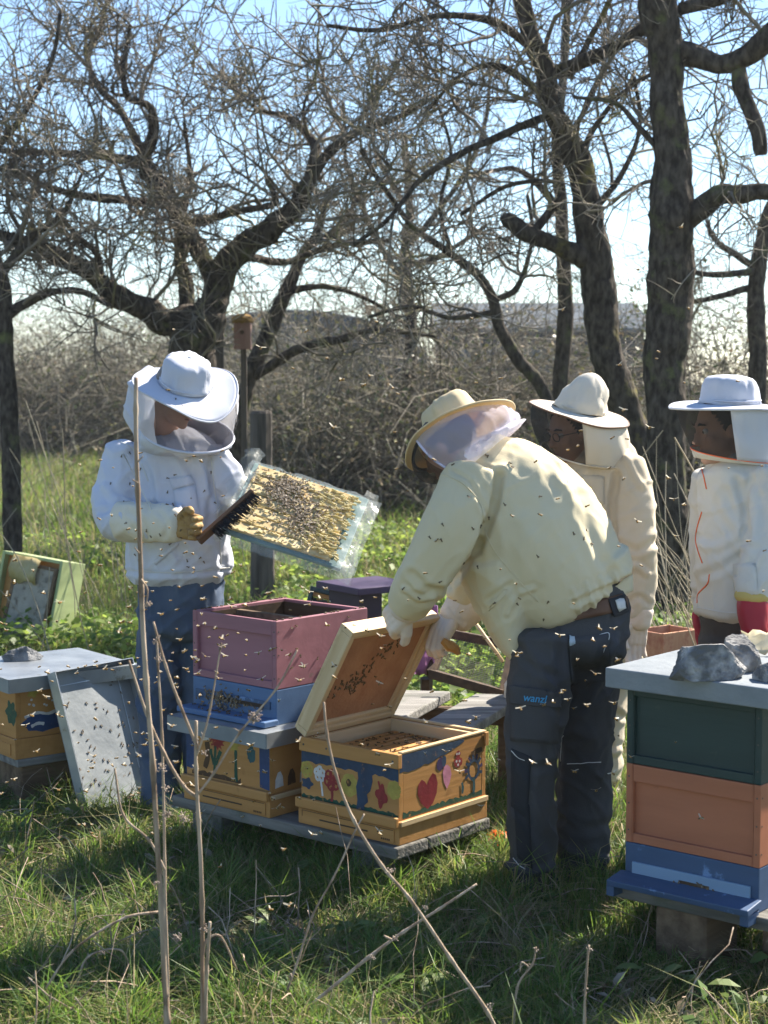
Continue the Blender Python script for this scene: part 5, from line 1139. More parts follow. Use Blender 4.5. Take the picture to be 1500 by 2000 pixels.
b = MB(); b.tube([A[k % 64] - up2.normalized() * .01 for k in range(-15, 13)], .006, 6); b.build('veil_edge', m_netb2 if False else m_shoe, P2r, True, world_space=True)
shoe(P2r, W(1048, 1748, 5.74), W(990, 1728, 5.88), m_shoe, 1.1); shoe(P2r, W(1150, 1738, 5.84), W(1110, 1726, 6.0), m_shoe, 1.1)

# ---- the person in beige
P3r = thing('person', G(1180, 1600), 'person in full beige bee suit watching behind the bent person', 'person', S1)
t3 = [(1148, 884, 6.95, 58, .12), (1163, 912, 6.95, 88, .15), (1168, 1000, 6.95, 92, .165), (1170, 1100, 6.95, 90, .17), (1170, 1220, 6.95, 88, .17), (1165, 1300, 6.95, 88, .165)]
a3 = [(1222, 905, 6.87, 38, .08), (1238, 970, 6.83, 40, .08), (1243, 1060, 6.80, 38, .075), (1246, 1130, 6.78, 36, .068), (1244, 1205, 6.76, 29, .055)]
a3b = [(1110, 915, 7.05, 38, .08), (1095, 1000, 7.1, 38, .08), (1090, 1100, 7.05, 36, .07), (1080, 1190, 7.0, 30, .055)]
l3a = [(1190, 1285, 6.95, 56, .11), (1186, 1380, 6.95, 38, .1), (1184, 1480, 6.95, 33, .09), (1178, 1550, 6.95, 30, .085), (1176, 1592, 6.95, 30, .08)]; l3b = [(1090, 1285, 7.0, 60, .11), (1035, 1340, 7.0, 48, .1), (1022, 1420, 7.0, 38, .09), (1030, 1590, 7.0, 35, .08)]
body(P3r, [t3, a3, a3b, l3a, l3b], W(1116, 842, 6.9), (-.82, -.5, -.25), (-.1, -.1, 1), W(1148, 905, 6.95), m_hair)
cloth('jacket', P3r, [t3, a3, a3b], m_beige, folds=[([(1205, 930), (1195, 990), (1200, 1060)], 8, -.014), ([(1215, 1060), (1245, 1075), (1275, 1060)], 7, -.008), ([(1222, 1120), (1240, 1105), (1262, 1120)], 6, .008), ([(1230, 1175), (1248, 1165), (1266, 1178)], 5, -.007), ([(1150, 920), (1165, 960), (1160, 1020)], 7, .006), ([(1218, 880), (1235, 920), (1255, 950)], 6, .007)], amp=.0042, seed=9, key='beige')
cloth('suit_trousers', P3r, [[(1165, 1260, 6.95, 84, .16), (1160, 1320, 6.95, 88, .165)], l3a, l3b], m_beige, folds=[([(1180, 1360), (1200, 1390), (1215, 1400)], 6, -.010), ([(1175, 1450), (1195, 1470), (1210, 1465)], 6, .010), ([(1175, 1520), (1190, 1540), (1205, 1535)], 6, -.010)], amp=.005, seed=10)
hand('glove', P3r, W(1245, 1212, 6.75), W(1240, 1275, 6.74), (-.8, -.3, 0), m_glove, (.15, .25, .2), side=1, s=1.1); cloth('glove_cuff', P3r, [[(1246, 1190, 6.76, 31, .06), (1244, 1222, 6.75, 25, .045)]], m_glove, amp=.004, sc=12)
up3 = Vector((.20, -.16, .96)); brim3, fr3 = hat(P3r, W(1132, 802, 6.9), up3, (-.8, -.5, 0), .205, .100, .158, m_hatb, lambda a: -.012 + .006 * math.cos(2 * a), top=.34, seed=8, dome=1.6, shift=(-.025, .0), piping=m_leather)
cen = sum(brim3, Vector()) / 64; A = [p.lerp(cen, .06) for p in brim3]; B = ring(W(1138, 888, 6.93), (.2, -.2, .96), (-.8, -.5, 0), .175)
veil('veil_net', P3r, A, B, -15, 10, m_netb2, .02, seed=6); veil('veil_cloth', P3r, A, B, 10, 49, m_hatb, .012, rip=.012, seed=7, solid=.003)
b = MB(); b.tube(B + [B[0]], .004, 6, caps=False); b.build('veil_hoop', m_hatb, P3r, True, world_space=True)
C3 = ring(W(1152, 902, 6.95), (.05, 0, 1), (-.8, -.5, 0), .15); veil('collar', P3r, B, C3, 8, 52, m_beige, .015, rip=.02, seed=9, solid=.003); veil('collar_net', P3r, B, C3, -12, 8, m_netb2, .01, seed=9)
f, l, u = frame((-.82, -.5, -.25), (-.1, -.1, 1)); c = W(1116, 842, 6.9)
for sd in (-1, 1): b = MB(); b.tube([c + f * .103 + l * (.031 * sd + .022 * math.cos(a)) + u * (.004 + .018 * math.sin(a)) for a in [2 * math.pi * k / 16 for k in range(17)]], .002, 5, caps=False); b.tube([c + f * .1 + l * .053 * sd + u * .01, c + f * .0 + l * .084 * sd + u * .006], .0018, 5); b.build('glasses', m_shoe, P3r, True, world_space=True)
tb = bvh('beige'); patch('chest_pocket', P3r, tb, [(1136, 928), (1180, 930), (1180, 985), (1138, 985)], m_beige, .005, 6, 6); patch('chest_emblem', P3r, tb, [(1148, 950), (1156, 950), (1156, 957), (1148, 957)], mat('gold_thread', (.55, .38, .08)), .009, 2, 2)
shoe(P3r, W(1186, 1594, 6.98), W(1140, 1600, 6.85), m_leather, 1.05); shoe(P3r, W(1040, 1590, 7.05), W(995, 1596, 6.95), m_leather, 1.05)

# ---- the person at the right edge
P4r = thing('person', G(1455, 1660), 'person in off-white jacket with orange zips and red gloves at the right edge', 'person', S1)
t4 = [(1442, 890, 6.15, 62, .12), (1448, 918, 6.15, 84, .155), (1450, 1000, 6.15, 82, .165), (1452, 1080, 6.15, 92, .175), (1454, 1150, 6.15, 90, .18), (1455, 1192, 6.15, 96, .18)]
a4 = [(1512, 930, 6.02, 50, .09), (1512, 1000, 5.98, 50, .09), (1496, 1080, 5.94, 46, .08), (1474, 1150, 5.9, 37, .065), (1468, 1166, 5.89, 34, .06)]
a4b = [(1400, 930, 6.3, 44, .085), (1388, 1020, 6.34, 42, .08), (1384, 1100, 6.34, 36, .07), (1380, 1180, 6.34, 28, .055)]
q4 = [(1455, 1170, 6.15, 84, .15), (1455, 1260, 6.15, 86, .155)]; l4a = [(1412, 1250, 6.12, 48, .11), (1410, 1400, 6.1, 42, .1), (1408, 1640, 6.1, 38, .08)]; l4b = [(1500, 1250, 6.2, 48, .11), (1502, 1400, 6.2, 42, .1), (1502, 1640, 6.2, 38, .08)]
body(P4r, [t4, a4, a4b, q4, l4a, l4b], W(1411, 836, 6.1), (-.96, -.2, -.2), (-.05, 0, 1), W(1445, 905, 6.15), m_hair)
cloth('jacket', P4r, [t4, a4, a4b], m_offw, folds=[([(1440, 940), (1455, 1000), (1462, 1060)], 7, -.010), ([(1470, 960), (1480, 1010), (1470, 1060)], 7, .009), ([(1400, 960), (1420, 1000), (1450, 1050)], 8, .006), ([(1380, 1120), (1410, 1110), (1450, 1080)], 8, -.008), ([(1370, 1060), (1400, 1070), (1440, 1050)], 7, .007), ([(1490, 1080), (1475, 1110), (1460, 1140)], 5, .008)], amp=.007, seed=12, key='off')
to = bvh('off')
for pts in ([(1369, 914), (1374, 928), (1380, 955)], [(1371, 1000), (1361, 1035), (1360, 1062), (1372, 1100)], [(1386, 1122), (1382, 1140), (1364, 1160), (1362, 1178)]): seam('zip', P4r, to, pts, .0026, m_oz, .001)
patch('pocket', P4r, to, [(1432, 1102), (1476, 1100), (1480, 1160), (1436, 1166)], m_offw, .004, 6, 6); seam('seam', P4r, to, [(1362, 1186), (1420, 1196), (1500, 1198)], .002, m_thread)
cloth('trousers', P4r, [q4, l4a, l4b], m_brownt, amp=.006, seed=13)
cloth('glove_cuff', P4r, [[(1470, 1170, 5.89, 31, .055), (1471, 1200, 5.88, 29, .05), (1474, 1235, 5.87, 25, .045)]], m_glover, amp=.003, sc=12); cloth('cuff_band', P4r, [[(1470, 1158, 5.89, 36, .062), (1469, 1170, 5.89, 35, .06)]], mat('mustard_band', (.50, .38, .12)), amp=.002)
hand('glove', P4r, W(1474, 1232, 5.87), W(1476, 1300, 5.86), (-.8, -.2, 0), m_glover, (.2, .3, .2), side=1, s=1.1)
hand('glove', P4r, W(1380, 1178, 6.34), W(1378, 1240, 6.33), (-.7, -.4, 0), m_glover, (.2, .3, .25), side=1, s=1.1)
brim4, fr4 = hat(P4r, W(1426, 790, 6.12), (.02, -.05, 1), (-.96, -.2, 0), .213, .103, .105, m_hatw, lambda a: -.004 - .014 * math.cos(a) ** 2, top=.60, seed=11)
cen = sum(brim4, Vector()) / 64; A = [p.lerp(cen, .08) for p in brim4]; B = ring(W(1438, 888, 6.14), (.12, -.1, .98), (-.96, -.2, 0), .165)
veil('veil_net', P4r, A, B, -14, 12, m_netb2, .0, seed=11); veil('veil_cloth', P4r, A, B, 12, 50, m_hatw, .01, rip=.016, seed=12, solid=.003)
C4 = ring(W(1445, 902, 6.15), (.1, 0, 1), (-.96, -.2, 0), .165); veil('collar', P4r, B, C4, 0, 64, m_offw, .0, rip=.006, seed=14, solid=.003)
b = MB(); b.tube([p + Vector((0, 0, .002)) for p in B + [B[0]]], .003, 6, caps=False); b.build('collar_zip', m_oz, P4r, True, world_space=True)
shoe(P4r, W(1415, 1645, 6.15), W(1370, 1655, 6.0), m_shoe); shoe(P4r, W(1505, 1645, 6.2), W(1465, 1655, 6.05), m_shoe)

# ------------------------------------------------------------------ what the hands hold
TL_, TR_, BR_, BL_ = W(522, 912, 6.78), W(745, 984, 6.74), W(650, 1098, 6.42), W(432, 1036, 6.46)
tray = thing('honeycomb_tray', BL_, 'wooden inner cover with wax, honeycomb and plastic film held by the person in white', 'honeycomb')
Xt = (TR_ - TL_).normalized(); Yt = (TL_ - BL_); TWd, TDp = (TR_ - TL_).length, Yt.length; Yt = (Yt - Xt * Yt.dot(Xt)).normalized(); Zt = Xt.cross(Yt)
tray.matrix_world = Matrix.Translation(BL_) @ Matrix((Xt, Yt, Zt)).transposed().to_4x4()
m_film = mat('plastic_film', (.5, .56, .56), rough=.15, alpha=.2, spec=.4, bump=.4, bsc=40); m_filmd = mat('plastic_film_folded', (.5, .56, .56), rough=.35, alpha=.15, spec=.3, bump=.4, bsc=40)
m_slat = wood('pale_propolis_slat', (.50, .37, .17), (.66, .54, .30), 0, c3=(.40, .24, .08), sc3=14, th3=.6)
board('base_board', tray, 0, TWd, 0, TDp, -.014, 0, mat('sea_green_board', (.10, .18, .18), (.15, .24, .23), sc=9, rough=.6), .003)
for i in range(7): board('wooden_slat', tray, .02, TWd - .05, .018 + i * (TDp - .03) / 7, .018 + (i + .86) * (TDp - .03) / 7, .0005, .010 + random.uniform(0, .003), m_slat, .003)
def lump(name, n, mm, seed, x0, x1, y0, y1, sx, h):
    rng = random.Random(seed); b = MB()
    for i in range(n):
        x, y = rng.uniform(x0, x1), rng.uniform(y0, y1); a = rng.uniform(-.5, .5); L = rng.uniform(.6, 1.5) * sx; M_ = Matrix.Translation((x, y, .012)) @ Matrix.Rotation(a, 4, 'Z') @ Matrix.Rotation(rng.uniform(-.35, .35), 4, 'X')
        b.box(-L / 2, L / 2, -.0018, .0018, 0, h * rng.uniform(.5, 1.3), 0, M_)
    o = b.build(name, mm, tray, bevel=.001); o['kind'] = 'stuff'
m_wax = mat('fresh_wax', (.62, .52, .24), (.74, .66, .40), sc=30, rough=.5, trans=.25, bump=.5, bsc=80)
lump('wax_comb', 260, m_wax, 4, TWd * .62, TWd - .03, .02, TDp - .03, .018, .010); lump('wax_comb', 150, m_wax, 6, .02, TWd * .6, .02, TDp - .03, .016, .005)
b = MB(); rows = []
for j in range(22):
    rows.append([])
    for i in range(30):
        x = -.02 + (TWd + .07) * i / 29; y = -.035 + (TDp + .075) * j / 21; edge = max(0, x - TWd + .02) + max(0, -y) + max(0, y - TDp)
        rows[-1].append((x + .006 * noise.noise(Vector((i * .5, j * .5, 1))), y + .006 * noise.noise(Vector((i * .5, j * .5, 5))), -.016 - edge * .25 + .010 * noise.noise(Vector((i * .45, j * .45, 9))) * (1 + 8 * edge)))
b.grid(rows); b.build('film_under', m_film, tray, True)
b = MB(); rows = []
for i in range(26):
    x = -.015 + (TWd + .075) * i / 25; rows.append([(x, -.03 + .006 * math.sin(i * .9), -.03 + .006 * math.sin(i * 1.7)), (x, -.034, -.010), (x + .004 * math.sin(i), -.022, .006 + .004 * math.sin(i * 2.1)), (x, .012 + .008 * math.sin(i * 1.3), .014)])
b.grid(rows); b.build('film_fold', m_filmd, tray, True)
b = MB(); rows = []
for i in range(20):
    y = -.03 + (TDp + .06) * i / 19; rows.append([(TWd - .03 + .012 * math.sin(i * 1.1), y, .016), (TWd + .012, y, .012 + .006 * math.sin(i * 1.9)), (TWd + .028 + .010 * math.sin(i * .8), y + .006 * math.sin(i), -.008 + .014 * math.sin(i * 1.4)), (TWd + .045 + .012 * math.sin(i * .6), y, -.02 + .012 * math.sin(i * 2))])
b.grid(rows); b.build('film_fold', m_filmd, tray, True)
b = MB(); rows = []
for i in range(20):
    y = .06 + (TDp - .02) * i / 19; rows.append([(-.055 + .01 * math.sin(i * 1.2), y, .012), (-.03, y, .045 + .012 * math.sin(i * .9)), (.0, y, .050 + .01 * math.sin(i * 1.3)), (.03 + .008 * math.sin(i), y, .018)])
b.grid(rows); b.build('film_fold', m_filmd, tray, True)
# brush
bs = W(402, 1046, 6.38); be = W(496, 962, 6.47)
br_ = thing('bee_brush', bs, 'wooden bee brush with black bristles held over the tray', 'brush')
d = (be - bs).normalized(); nrm = Vector((.5, -.75, -.45)); nrm = (nrm - d * nrm.dot(d)).normalized(); sdv = d.cross(nrm)
Mb = Matrix.Translation(bs) @ Matrix((d, sdv, nrm)).transposed().to_4x4(); br_.matrix_world = Mb; BLn = (be - bs).length
board('back', br_, -.035, BLn, -.018, .018, -.012, .006, wood('brush_wood', (.10, .05, .025), (.16, .085, .045), 0), .004)
b = MB(); rg = random.Random(3)
for i in range(34):
    for j in range(6):
        x = .03 + (BLn - .04) * i / 33 + rg.uniform(-.002, .002); y = -.014 + .028 * j / 5; b.tube([(x, y, .0065), (x + rg.uniform(-.004, .004), y + rg.uniform(-.003, .003), .050 + rg.uniform(0, .008))], [.0012, .0016], 4)
o = b.build('bristles', mat('black_bristle', (.012, .012, .013), rough=.5), br_)
# lump of wax and leather-brown tool in the far glove
b = MB(); p = W(880, 1262, 6.05)
b.tube([p + Vector((-.03, 0, .02)), p, p + Vector((.022, -.005, -.012)), p + Vector((.03, -.01, -.03))], [.012, .020, .016, .008], 7, jit=.3)
o = b.build('wax_lump', mat('orange_brown_wax', (.40, .19, .05), (.55, .30, .08), sc=20, rough=.5, trans=.2)); tag(o, 'orange brown lump of wax in the glove on the lid corner', 'wax')
# ------------------------------------------------------------------ dry stalks standing between camera and hives
m_stalk = mat('dry_stalk', (.22, .155, .105), (.46, .37, .28), sc=16, st=(3, 3, .25), rough=.9, spec=.1, bump=.4, bsc=40, c3=(.13, .09, .06), sc3=9, th3=.62)
m_seed = mat('dry_seed_head', (.26, .20, .16), (.40, .33, .27), sc=40, rough=.95)
def stalk(label, lines, seeds=(), Y=4.0, name='dry_stalk'):
    """lines: list of (points (u,v), radius px, dY)"""
    p0 = lines[0][0][0]; root = thing(name, (W(p0[0], p0[1], Y).x, Y, 0), label, 'dry plant', 'dry stalks in the foreground')
    for k, (pts, r, dy) in enumerate(lines):
        P = []; Rr = []; q = catmull([np.array((*p, 0.)) for p in pts], 7)
        for i, a in enumerate(q):
            t = i / (len(q) - 1); w = W(a[0], a[1], Y + dy * t); P.append(w + noise.noise_vector(w * 5) * .003); Rr.append(r / (FPX / Y) * (1 - .35 * t) * (1.35 if i % 7 == 0 and 0 < i < len(q) - 1 else 1))
        b = MB(); b.tube(P, Rr, 7); rg = random.Random(k + int(pts[0][0]))
        for i in range(7, len(P) - 1, 7):
            for _ in range(rg.randint(0, 2)):           # dried leaf remains at the nodes
                d = Vector((rg.uniform(-1, 1), rg.uniform(-1, 1), rg.uniform(-.2, .9))) * rg.uniform(.008, .022); b.tube([P[i], P[i] + d * .6, P[i] + d + Vector((0, 0, -.5 * d.length * rg.random()))], [.0012, .0009, .0005], 4)
        b.build('stem' if k == 0 else 'side_stem', m_stalk, root, True, world_space=True)
    for (u, v, n, s) in seeds:
        c = W(u, v, Y); rg = random.Random(int(u * 7 + v)); b = MB()
        for i in range(n):
            d = Vector((rg.gauss(0, 1), rg.gauss(0, 1), rg.gauss(-.3, 1))).normalized() * s * rg.uniform(.4, 1); e = c + d; b.tube([c + d * .2, c + d * .7 + Vector((0, 0, .3 * s * rg.uniform(-1, 1))), e], [.0008, .0012, .0006], 4)
            b.tube([e - d * .12, e, e + d * .14], [.0008, .0028, .0006], 5)
        b.build('seed_head', m_seed, root, True, world_space=True)
stalk('tallest dry stalk, rising from the bottom edge past the white hat', [([(336, 2215), (326, 1990), (316, 1780), (298, 1500), (286, 1330), (276, 1150), (269, 960), (266, 800), (266, 738)], 6.2, .1), ([(276, 1130), (288, 1152), (284, 1185)], 2.2, -.02), ([(272, 1080), (262, 1068)], 1.8, 0), ([(270, 945), (258, 938)], 1.8, 0), ([(268, 905), (280, 892)], 1.8, 0)], [(290, 1178, 12, .012), (305, 1725, 10, .012)], 4.0)
stalk('straight dry stalk with two arching side stems left of the front hive', [([(392, 2200), (396, 1990), (394, 1760), (388, 1600), (384, 1500), (384, 1408)], 5, .0), ([(388, 1560), (358, 1535), (320, 1470), (285, 1390), (252, 1290)], 4, .05), ([(384, 1455), (350, 1370), (325, 1300), (300, 1215)], 3.4, .05), ([(388, 1552), (420, 1510), (470, 1430), (540, 1345), (580, 1268)], 2.6, .05), ([(384, 1480), (398, 1440), (412, 1380), (432, 1255)], 2.4, .0), ([(396, 1880), (402, 1840), (430, 1830), (462, 1895)], 3, .0), ([(400, 2000), (404, 1900), (410, 1800)], 4.5, -.05)],
      [(384, 1448, 10, .014), (500, 1396, 26, .017), (494, 1404, 22, .016), (398, 1812, 18, .014), (400, 1470, 10, .012), (305, 1250, 10, .013), (360, 1595, 18, .016), (432, 1262, 8, .010)], 4.1)
stalk('thin dry stalk close beside the tallest stalk', [([(330, 2200), (328, 1900), (322, 1700), (318, 1450), (308, 1290), (306, 1240)], 3.4, .1), ([(322, 1700), (290, 1640), (240, 1590), (224, 1500)], 3, .05)], [(310, 1285, 12, .012), (316, 1500, 18, .016), (326, 1590, 20, .016), (324, 1540, 12, .012), (344, 1830, 22, .015)], 4.2)
stalk('long dry stem arching from bottom centre up to the opened lid', [([(990, 2060), (950, 1975), (880, 1870), (800, 1755), (745, 1690), (690, 1600), (655, 1510), (638, 1430), (633, 1372)], 4, .1)], [(762, 1700, 14, .014), (830, 1775, 8, .010), (958, 1965, 10, .012)], 4.1)
stalk('cut dry stem pointing up right below the dark trousers', [([(610, 1960), (720, 1870), (790, 1820), (860, 1775), (931, 1727)], 3.8, .1), ([(765, 1836), (750, 1828)], 3, 0)], [(772, 1832, 10, .012), (728, 1868, 8, .010)], 4.4)
stalk('thin reddish dry stem crossing below the front hive', [([(560, 1940), (585, 1870), (610, 1790), (650, 1715), (690, 1630), (712, 1590)], 2.6, .1)], [(566, 1905, 8, .01)], 4.5)
stalk('short dry stem at the bottom edge below the dark trousers', [([(1142, 2120), (1142, 1990), (1146, 1900), (1150, 1846)], 3.2, 0)], [(1150, 1852, 10, .012), (1144, 1930, 6, .01)], 4.3)
stalk('low dry stem arching over the grass at bottom left', [([(40, 2020), (70, 1960), (110, 1930), (180, 1932), (225, 1975), (250, 2020)], 3, 0), ([(150, 1925), (172, 1868), (236, 1858), (258, 1918)], 2.6, .1)], [(166, 1952, 8, .012), (200, 1860, 10, .012), (255, 1905, 10, .012)], 4.6)
stalk('bent straw blade leaning left from the tallest stalk', [([(312, 1780), (250, 1790), (180, 1828), (130, 1870), (90, 1930)], 3, -.1)], [], 4.25)
stalk('dry stem with drooping tip at the bottom right of centre', [([(1000, 2040), (1010, 1930), (1040, 1885), (1048, 1850)], 2.6, 0), ([(1035, 1890), (1020, 1880), (1016, 1898)], 2, 0)], [(1046, 1856, 6, .01)], 4.4)
# loose dead stems matted in the foreground
def litter():
    rng = np.random.default_rng(51); N = 900
    y = rng.uniform(4.0, 7.0, N); x = rng.uniform(-1, 1, N) * (.23 * y + .5); x[:420] = rng.uniform(-1.5, -.2, 420); y[:420] = rng.uniform(4.2, 5.4, 420)
    d = np.stack([rng.normal(0, 1, N), rng.normal(0, 1, N), rng.uniform(.05, .9, N)], 1)
    P = grow_paths(np.stack([x, y, np.full(N, .0)], 1), d, rng.uniform(.12, .42, N), 6, .16, -.09, rng); P[:, :, 2] = np.maximum(P[:, :, 2], .005)
    V, F = np_tubes(P, np.full((N, 6), .0016) * rng.uniform(.6, 1.5, (N, 1)), 4); o = np_mesh('dead_stems', V, F, m_stalk, smooth=True); tag(o, 'tangle of thin dead stems lying in the foreground grass', 'stems', kind='stuff')
litter()

# ------------------------------------------------------------------ bees
m_beeb = mat('bee_brown', (.05, .03, .012), (.10, .06, .02), sc=200, rough=.6); m_beeo = mat('bee_gold', (.46, .28, .08), rough=.6, trans=.35); m_beew = mat('bee_wing', (.85, .78, .62), alpha=.7, trans=.5, rough=.3)
m_beed = mat('bee_dull', (.13, .075, .025), rough=.7); m_beewd = mat('bee_wing_folded', (.35, .30, .24), alpha=.4, rough=.4)
def bee_data(fly):
    b = MB(); prof = [(-.0075, .0003, 0), (-.006, .0019, 0), (-.0042, .0026, 1), (-.0022, .0026, 0), (-.0006, .0018, 1), (.0004, .0012, 0), (.0016, .0022, 1), (.0034, .0023, 1), (.0046, .0012, 0), (.0054, .0017, 0), (.0066, .0014, 0), (.0072, .0003, 0)]
    n = 5
    for (x0, r0, c0), (x1, r1, c1) in zip(prof[:-1], prof[1:]):
        b.grid([[(x0, r0 * math.cos(a), r0 * math.sin(a)) for a in [2 * math.pi * k / n for k in range(n)]], [(x1, r1 * math.cos(a), r1 * math.sin(a)) for a in [2 * math.pi * k / n for k in range(n)]]], c1, True)
    for s in (-1, 1):
        if fly: b.add([(.003, s * .001, .002), (.001, s * .0105, .005), (-.002, s * .011, .0045), (-.001, s * .001, .002)], [(0, 1, 2, 3)], 2)
        else: b.add([(.0025, s * .0008, .0022), (-.0035, s * .0045, .0030), (-.0085, s * .0042, .0026), (-.003, s * .0006, .0024)], [(0, 1, 2, 3)], 2)
    me = bpy.data.meshes.new('honey_bee'); me.from_pydata(b.v, [], b.f); me.polygons.foreach_set('material_index', b.m)
    for m in ((m_beeb, m_beeo, m_beew) if fly else (m_beeb, m_beed, m_beewd)): me.materials.append(m)
    me.update(); return me
ME_F, ME_C = bee_data(True), bee_data(False)
rb = random.Random(77)
def bee(me, M, label, group):
    o = bpy.data.objects.new('honey_bee', me); COL.objects.link(o); o.matrix_world = M; tag(o, label, 'bee', group)
def sit(p, n, s=1.0):
    n = Vector(n).normalized(); t = n.orthogonal().normalized(); t = Matrix.Rotation(rb.uniform(0, 6.283), 3, n) @ t; return Matrix.Translation(p + n * .0022) @ Matrix((t, n.cross(t), n)).transposed().to_4x4() @ Matrix.Scale(s, 4)
# in the air
fly = []
for (u0, v0, u1, v1, n, wh) in ((185, 1130, 270, 1300, 6, 'beside the jeans of the person in white'), (0, 1080, 150, 1260, 8, 'near the pale green box'), (90, 1290, 290, 1560, 16, 'in front of the leaning zinc lid'), (0, 1330, 100, 1560, 7, 'in front of the left-edge hive'), (275, 1130, 365, 1500, 14, 'in front of the blue jeans'),
        (370, 1170, 720, 1330, 24, 'in front of the pink hive box'), (340, 1400, 560, 1600, 14, 'in front of the zinc-lidded painted hive'), (575, 1430, 950, 1650, 10, 'in front of the open painted hive'), (440, 1120, 760, 1190, 8, 'above the open pink box'),
        (990, 1210, 1210, 1560, 22, 'in front of the dark trousers'), (740, 1170, 990, 1420, 10, 'around the tilted lid'), (1225, 1380, 1490, 1700, 9, 'in front of the right-hand hive'), (480, 640, 780, 900, 7, 'in front of the thicket between two people'), (1200, 690, 1350, 1050, 8, 'between the beige and off-white suits'), (400, 1640, 760, 1900, 5, 'low over the shaded grass'), (700, 200, 1400, 690, 7, 'high up among the branches')):
    for _ in range(n): fly.append((rb.uniform(u0, u1), rb.uniform(v0, v1), rb.uniform(4.7, 5.5), wh))
fly += [(565, 1768, 4.0, 'low over the shaded grass'), (528, 1776, 4.4, 'low over the shaded grass')]
for u, v, y, wh in fly:
    R3 = Matrix.Rotation(rb.uniform(0, 6.283), 4, 'Z') @ Matrix.Rotation(rb.uniform(-.6, .5), 4, 'Y') @ Matrix.Rotation(rb.uniform(-.5, .5), 4, 'X')
    bee(ME_F, Matrix.Translation(W(u, v, y)) @ R3 @ Matrix.Scale(rb.uniform(1.1, 1.6), 4), 'honey bee flying ' + wh, 'bees flying ' + wh)
count = len(fly)
# crawling on the white jacket and hat, the yellow jacket
tree_w = bvh('white'); tree_y = bvh('yellow')
for _ in range(30):
    p, n = hit(tree_w, rb.uniform(205, 435), rb.uniform(870, 1115), .0); bee(ME_C, sit(p, n, .95), 'honey bee crawling on the white jacket', 'bees on the white jacket')
for (u, v) in ((900, 832), (950, 890), (953, 892), (996, 905), (1000, 912), (915, 970), (1055, 970), (985, 985), (865, 1025), (840, 1050), (862, 1055), (923, 1032), (938, 1028), (1050, 1086), (1140, 1052), (1155, 1062), (1120, 1042), (905, 1100), (933, 1108), (860, 1136), (788, 1150), (818, 1168), (966, 1178), (1010, 1180), (1070, 1176), (1062, 1210), (955, 1012), (885, 908)):
    p, n = hit(tree_y, u, v, .0); bee(ME_C, sit(p, n, .95), 'honey bee crawling on the pale yellow jacket', 'bees on the yellow jacket')
for _ in range(8):
    k = rb.randrange(64); p = brim[k].lerp(W(362, 752, 6.72), rb.uniform(.05, .5)); bee(ME_C, sit(p + Vector((0, 0, .004)), up1, .95), 'honey bee sitting on the white hat brim', 'bees on the white hat')
# on the opened lid and the leaning zinc lid
ML = lid.matrix_world.copy()
ML = Matrix.Translation(lid_o) @ Matrix((xd, ud, nd)).transposed().to_4x4()
lidb = []
for _ in range(44): lidb.append((rb.gauss(.17, .055), rb.gauss(.20, .03)))
for _ in range(34): a = rb.random(); lidb.append((.20 + .15 * a + rb.gauss(0, .012), .25 + .115 * a + rb.gauss(0, .02)))
for x, y in lidb[:44]:
    x = min(max(x, .05), LD - .05); y = min(max(y, .06), LW - .05); bee(ME_C, ML @ Matrix.Translation((x, y, .009)) @ Matrix.Rotation(rb.uniform(0, 6.28), 4, 'Z') @ Matrix.Scale(1.2, 4), 'honey bee clustered on the inside of the opened lid', 'bees on the opened lid')
MT2 = MT
for _ in range(18):
    x, y = rb.uniform(.05, TW - .03), rb.uniform(.05, UL - .05) ** 1.0; bee(ME_C, MT2 @ Matrix.Translation((x, y, .0028 * sg)) @ Matrix.Rotation(rb.uniform(0, 6.28), 4, 'Z') @ Matrix.Diagonal((1, 1, sg, 1)), 'honey bee crawling on the leaning zinc lid', 'bees on the leaning zinc lid')
# everything past that as one mass: on the tray, the blue floor, the frames
mass = []
MTr = Matrix.Translation(BL_) @ Matrix((Xt, Yt, Zt)).transposed().to_4x4()
for _ in range(700):
    q_ = rb.random(); x = min(max(rb.gauss(*((.34, .10) if q_ < .5 else (.56, .09) if q_ < .85 else (.5, .25))), .05), .95) * TWd; y = min(max(rb.gauss(*((.72, .12) if q_ < .5 else (.45, .15) if q_ < .85 else (.5, .25))), .06), .94) * TDp; mass.append(MTr @ Matrix.Translation((x, y, .019 + rb.uniform(0, .005))) @ Matrix.Rotation(rb.uniform(0, 6.28), 4, 'Z') @ Matrix.Rotation(rb.uniform(-.3, .3), 4, 'Y'))
MBF = Matrix.Translation((CP.x, CP.y, zt)) @ Matrix.Rotation(PHX, 4, 'Z')
for _ in range(130):
    y = WP - min(max(rb.gauss(.19, .075), .03), .4); z = min(max(rb.gauss(.062, .016), .028), hh - .01); mass.append(MBF @ Matrix.Translation((-.009 - rb.uniform(0, .006), y, z)) @ Matrix.Rotation(-math.pi / 2, 4, 'Y') @ Matrix.Rotation(rb.uniform(0, 6.28), 4, 'Z'))
for _ in range(25): mass.append(MBF @ Matrix.Translation((rb.uniform(-.07, -.01), rb.uniform(.1, WP - .02), .027)) @ Matrix.Rotation(rb.uniform(0, 6.28), 4, 'Z'))
MFr = Matrix.Translation((CF.x, CF.y, Z0 + .09)) @ Matrix.Rotation(HEX, 4, 'Z')
for _ in range(120): mass.append(MFr @ Matrix.Translation((rb.uniform(.04, DF - .05), rb.uniform(.03, .38), .181)) @ Matrix.Rotation(rb.uniform(0, 6.28), 4, 'Z'))
MPk = Matrix.Translation((CP.x, CP.y, ZP + .2525)) @ Matrix.Rotation(PHX, 4, 'Z')
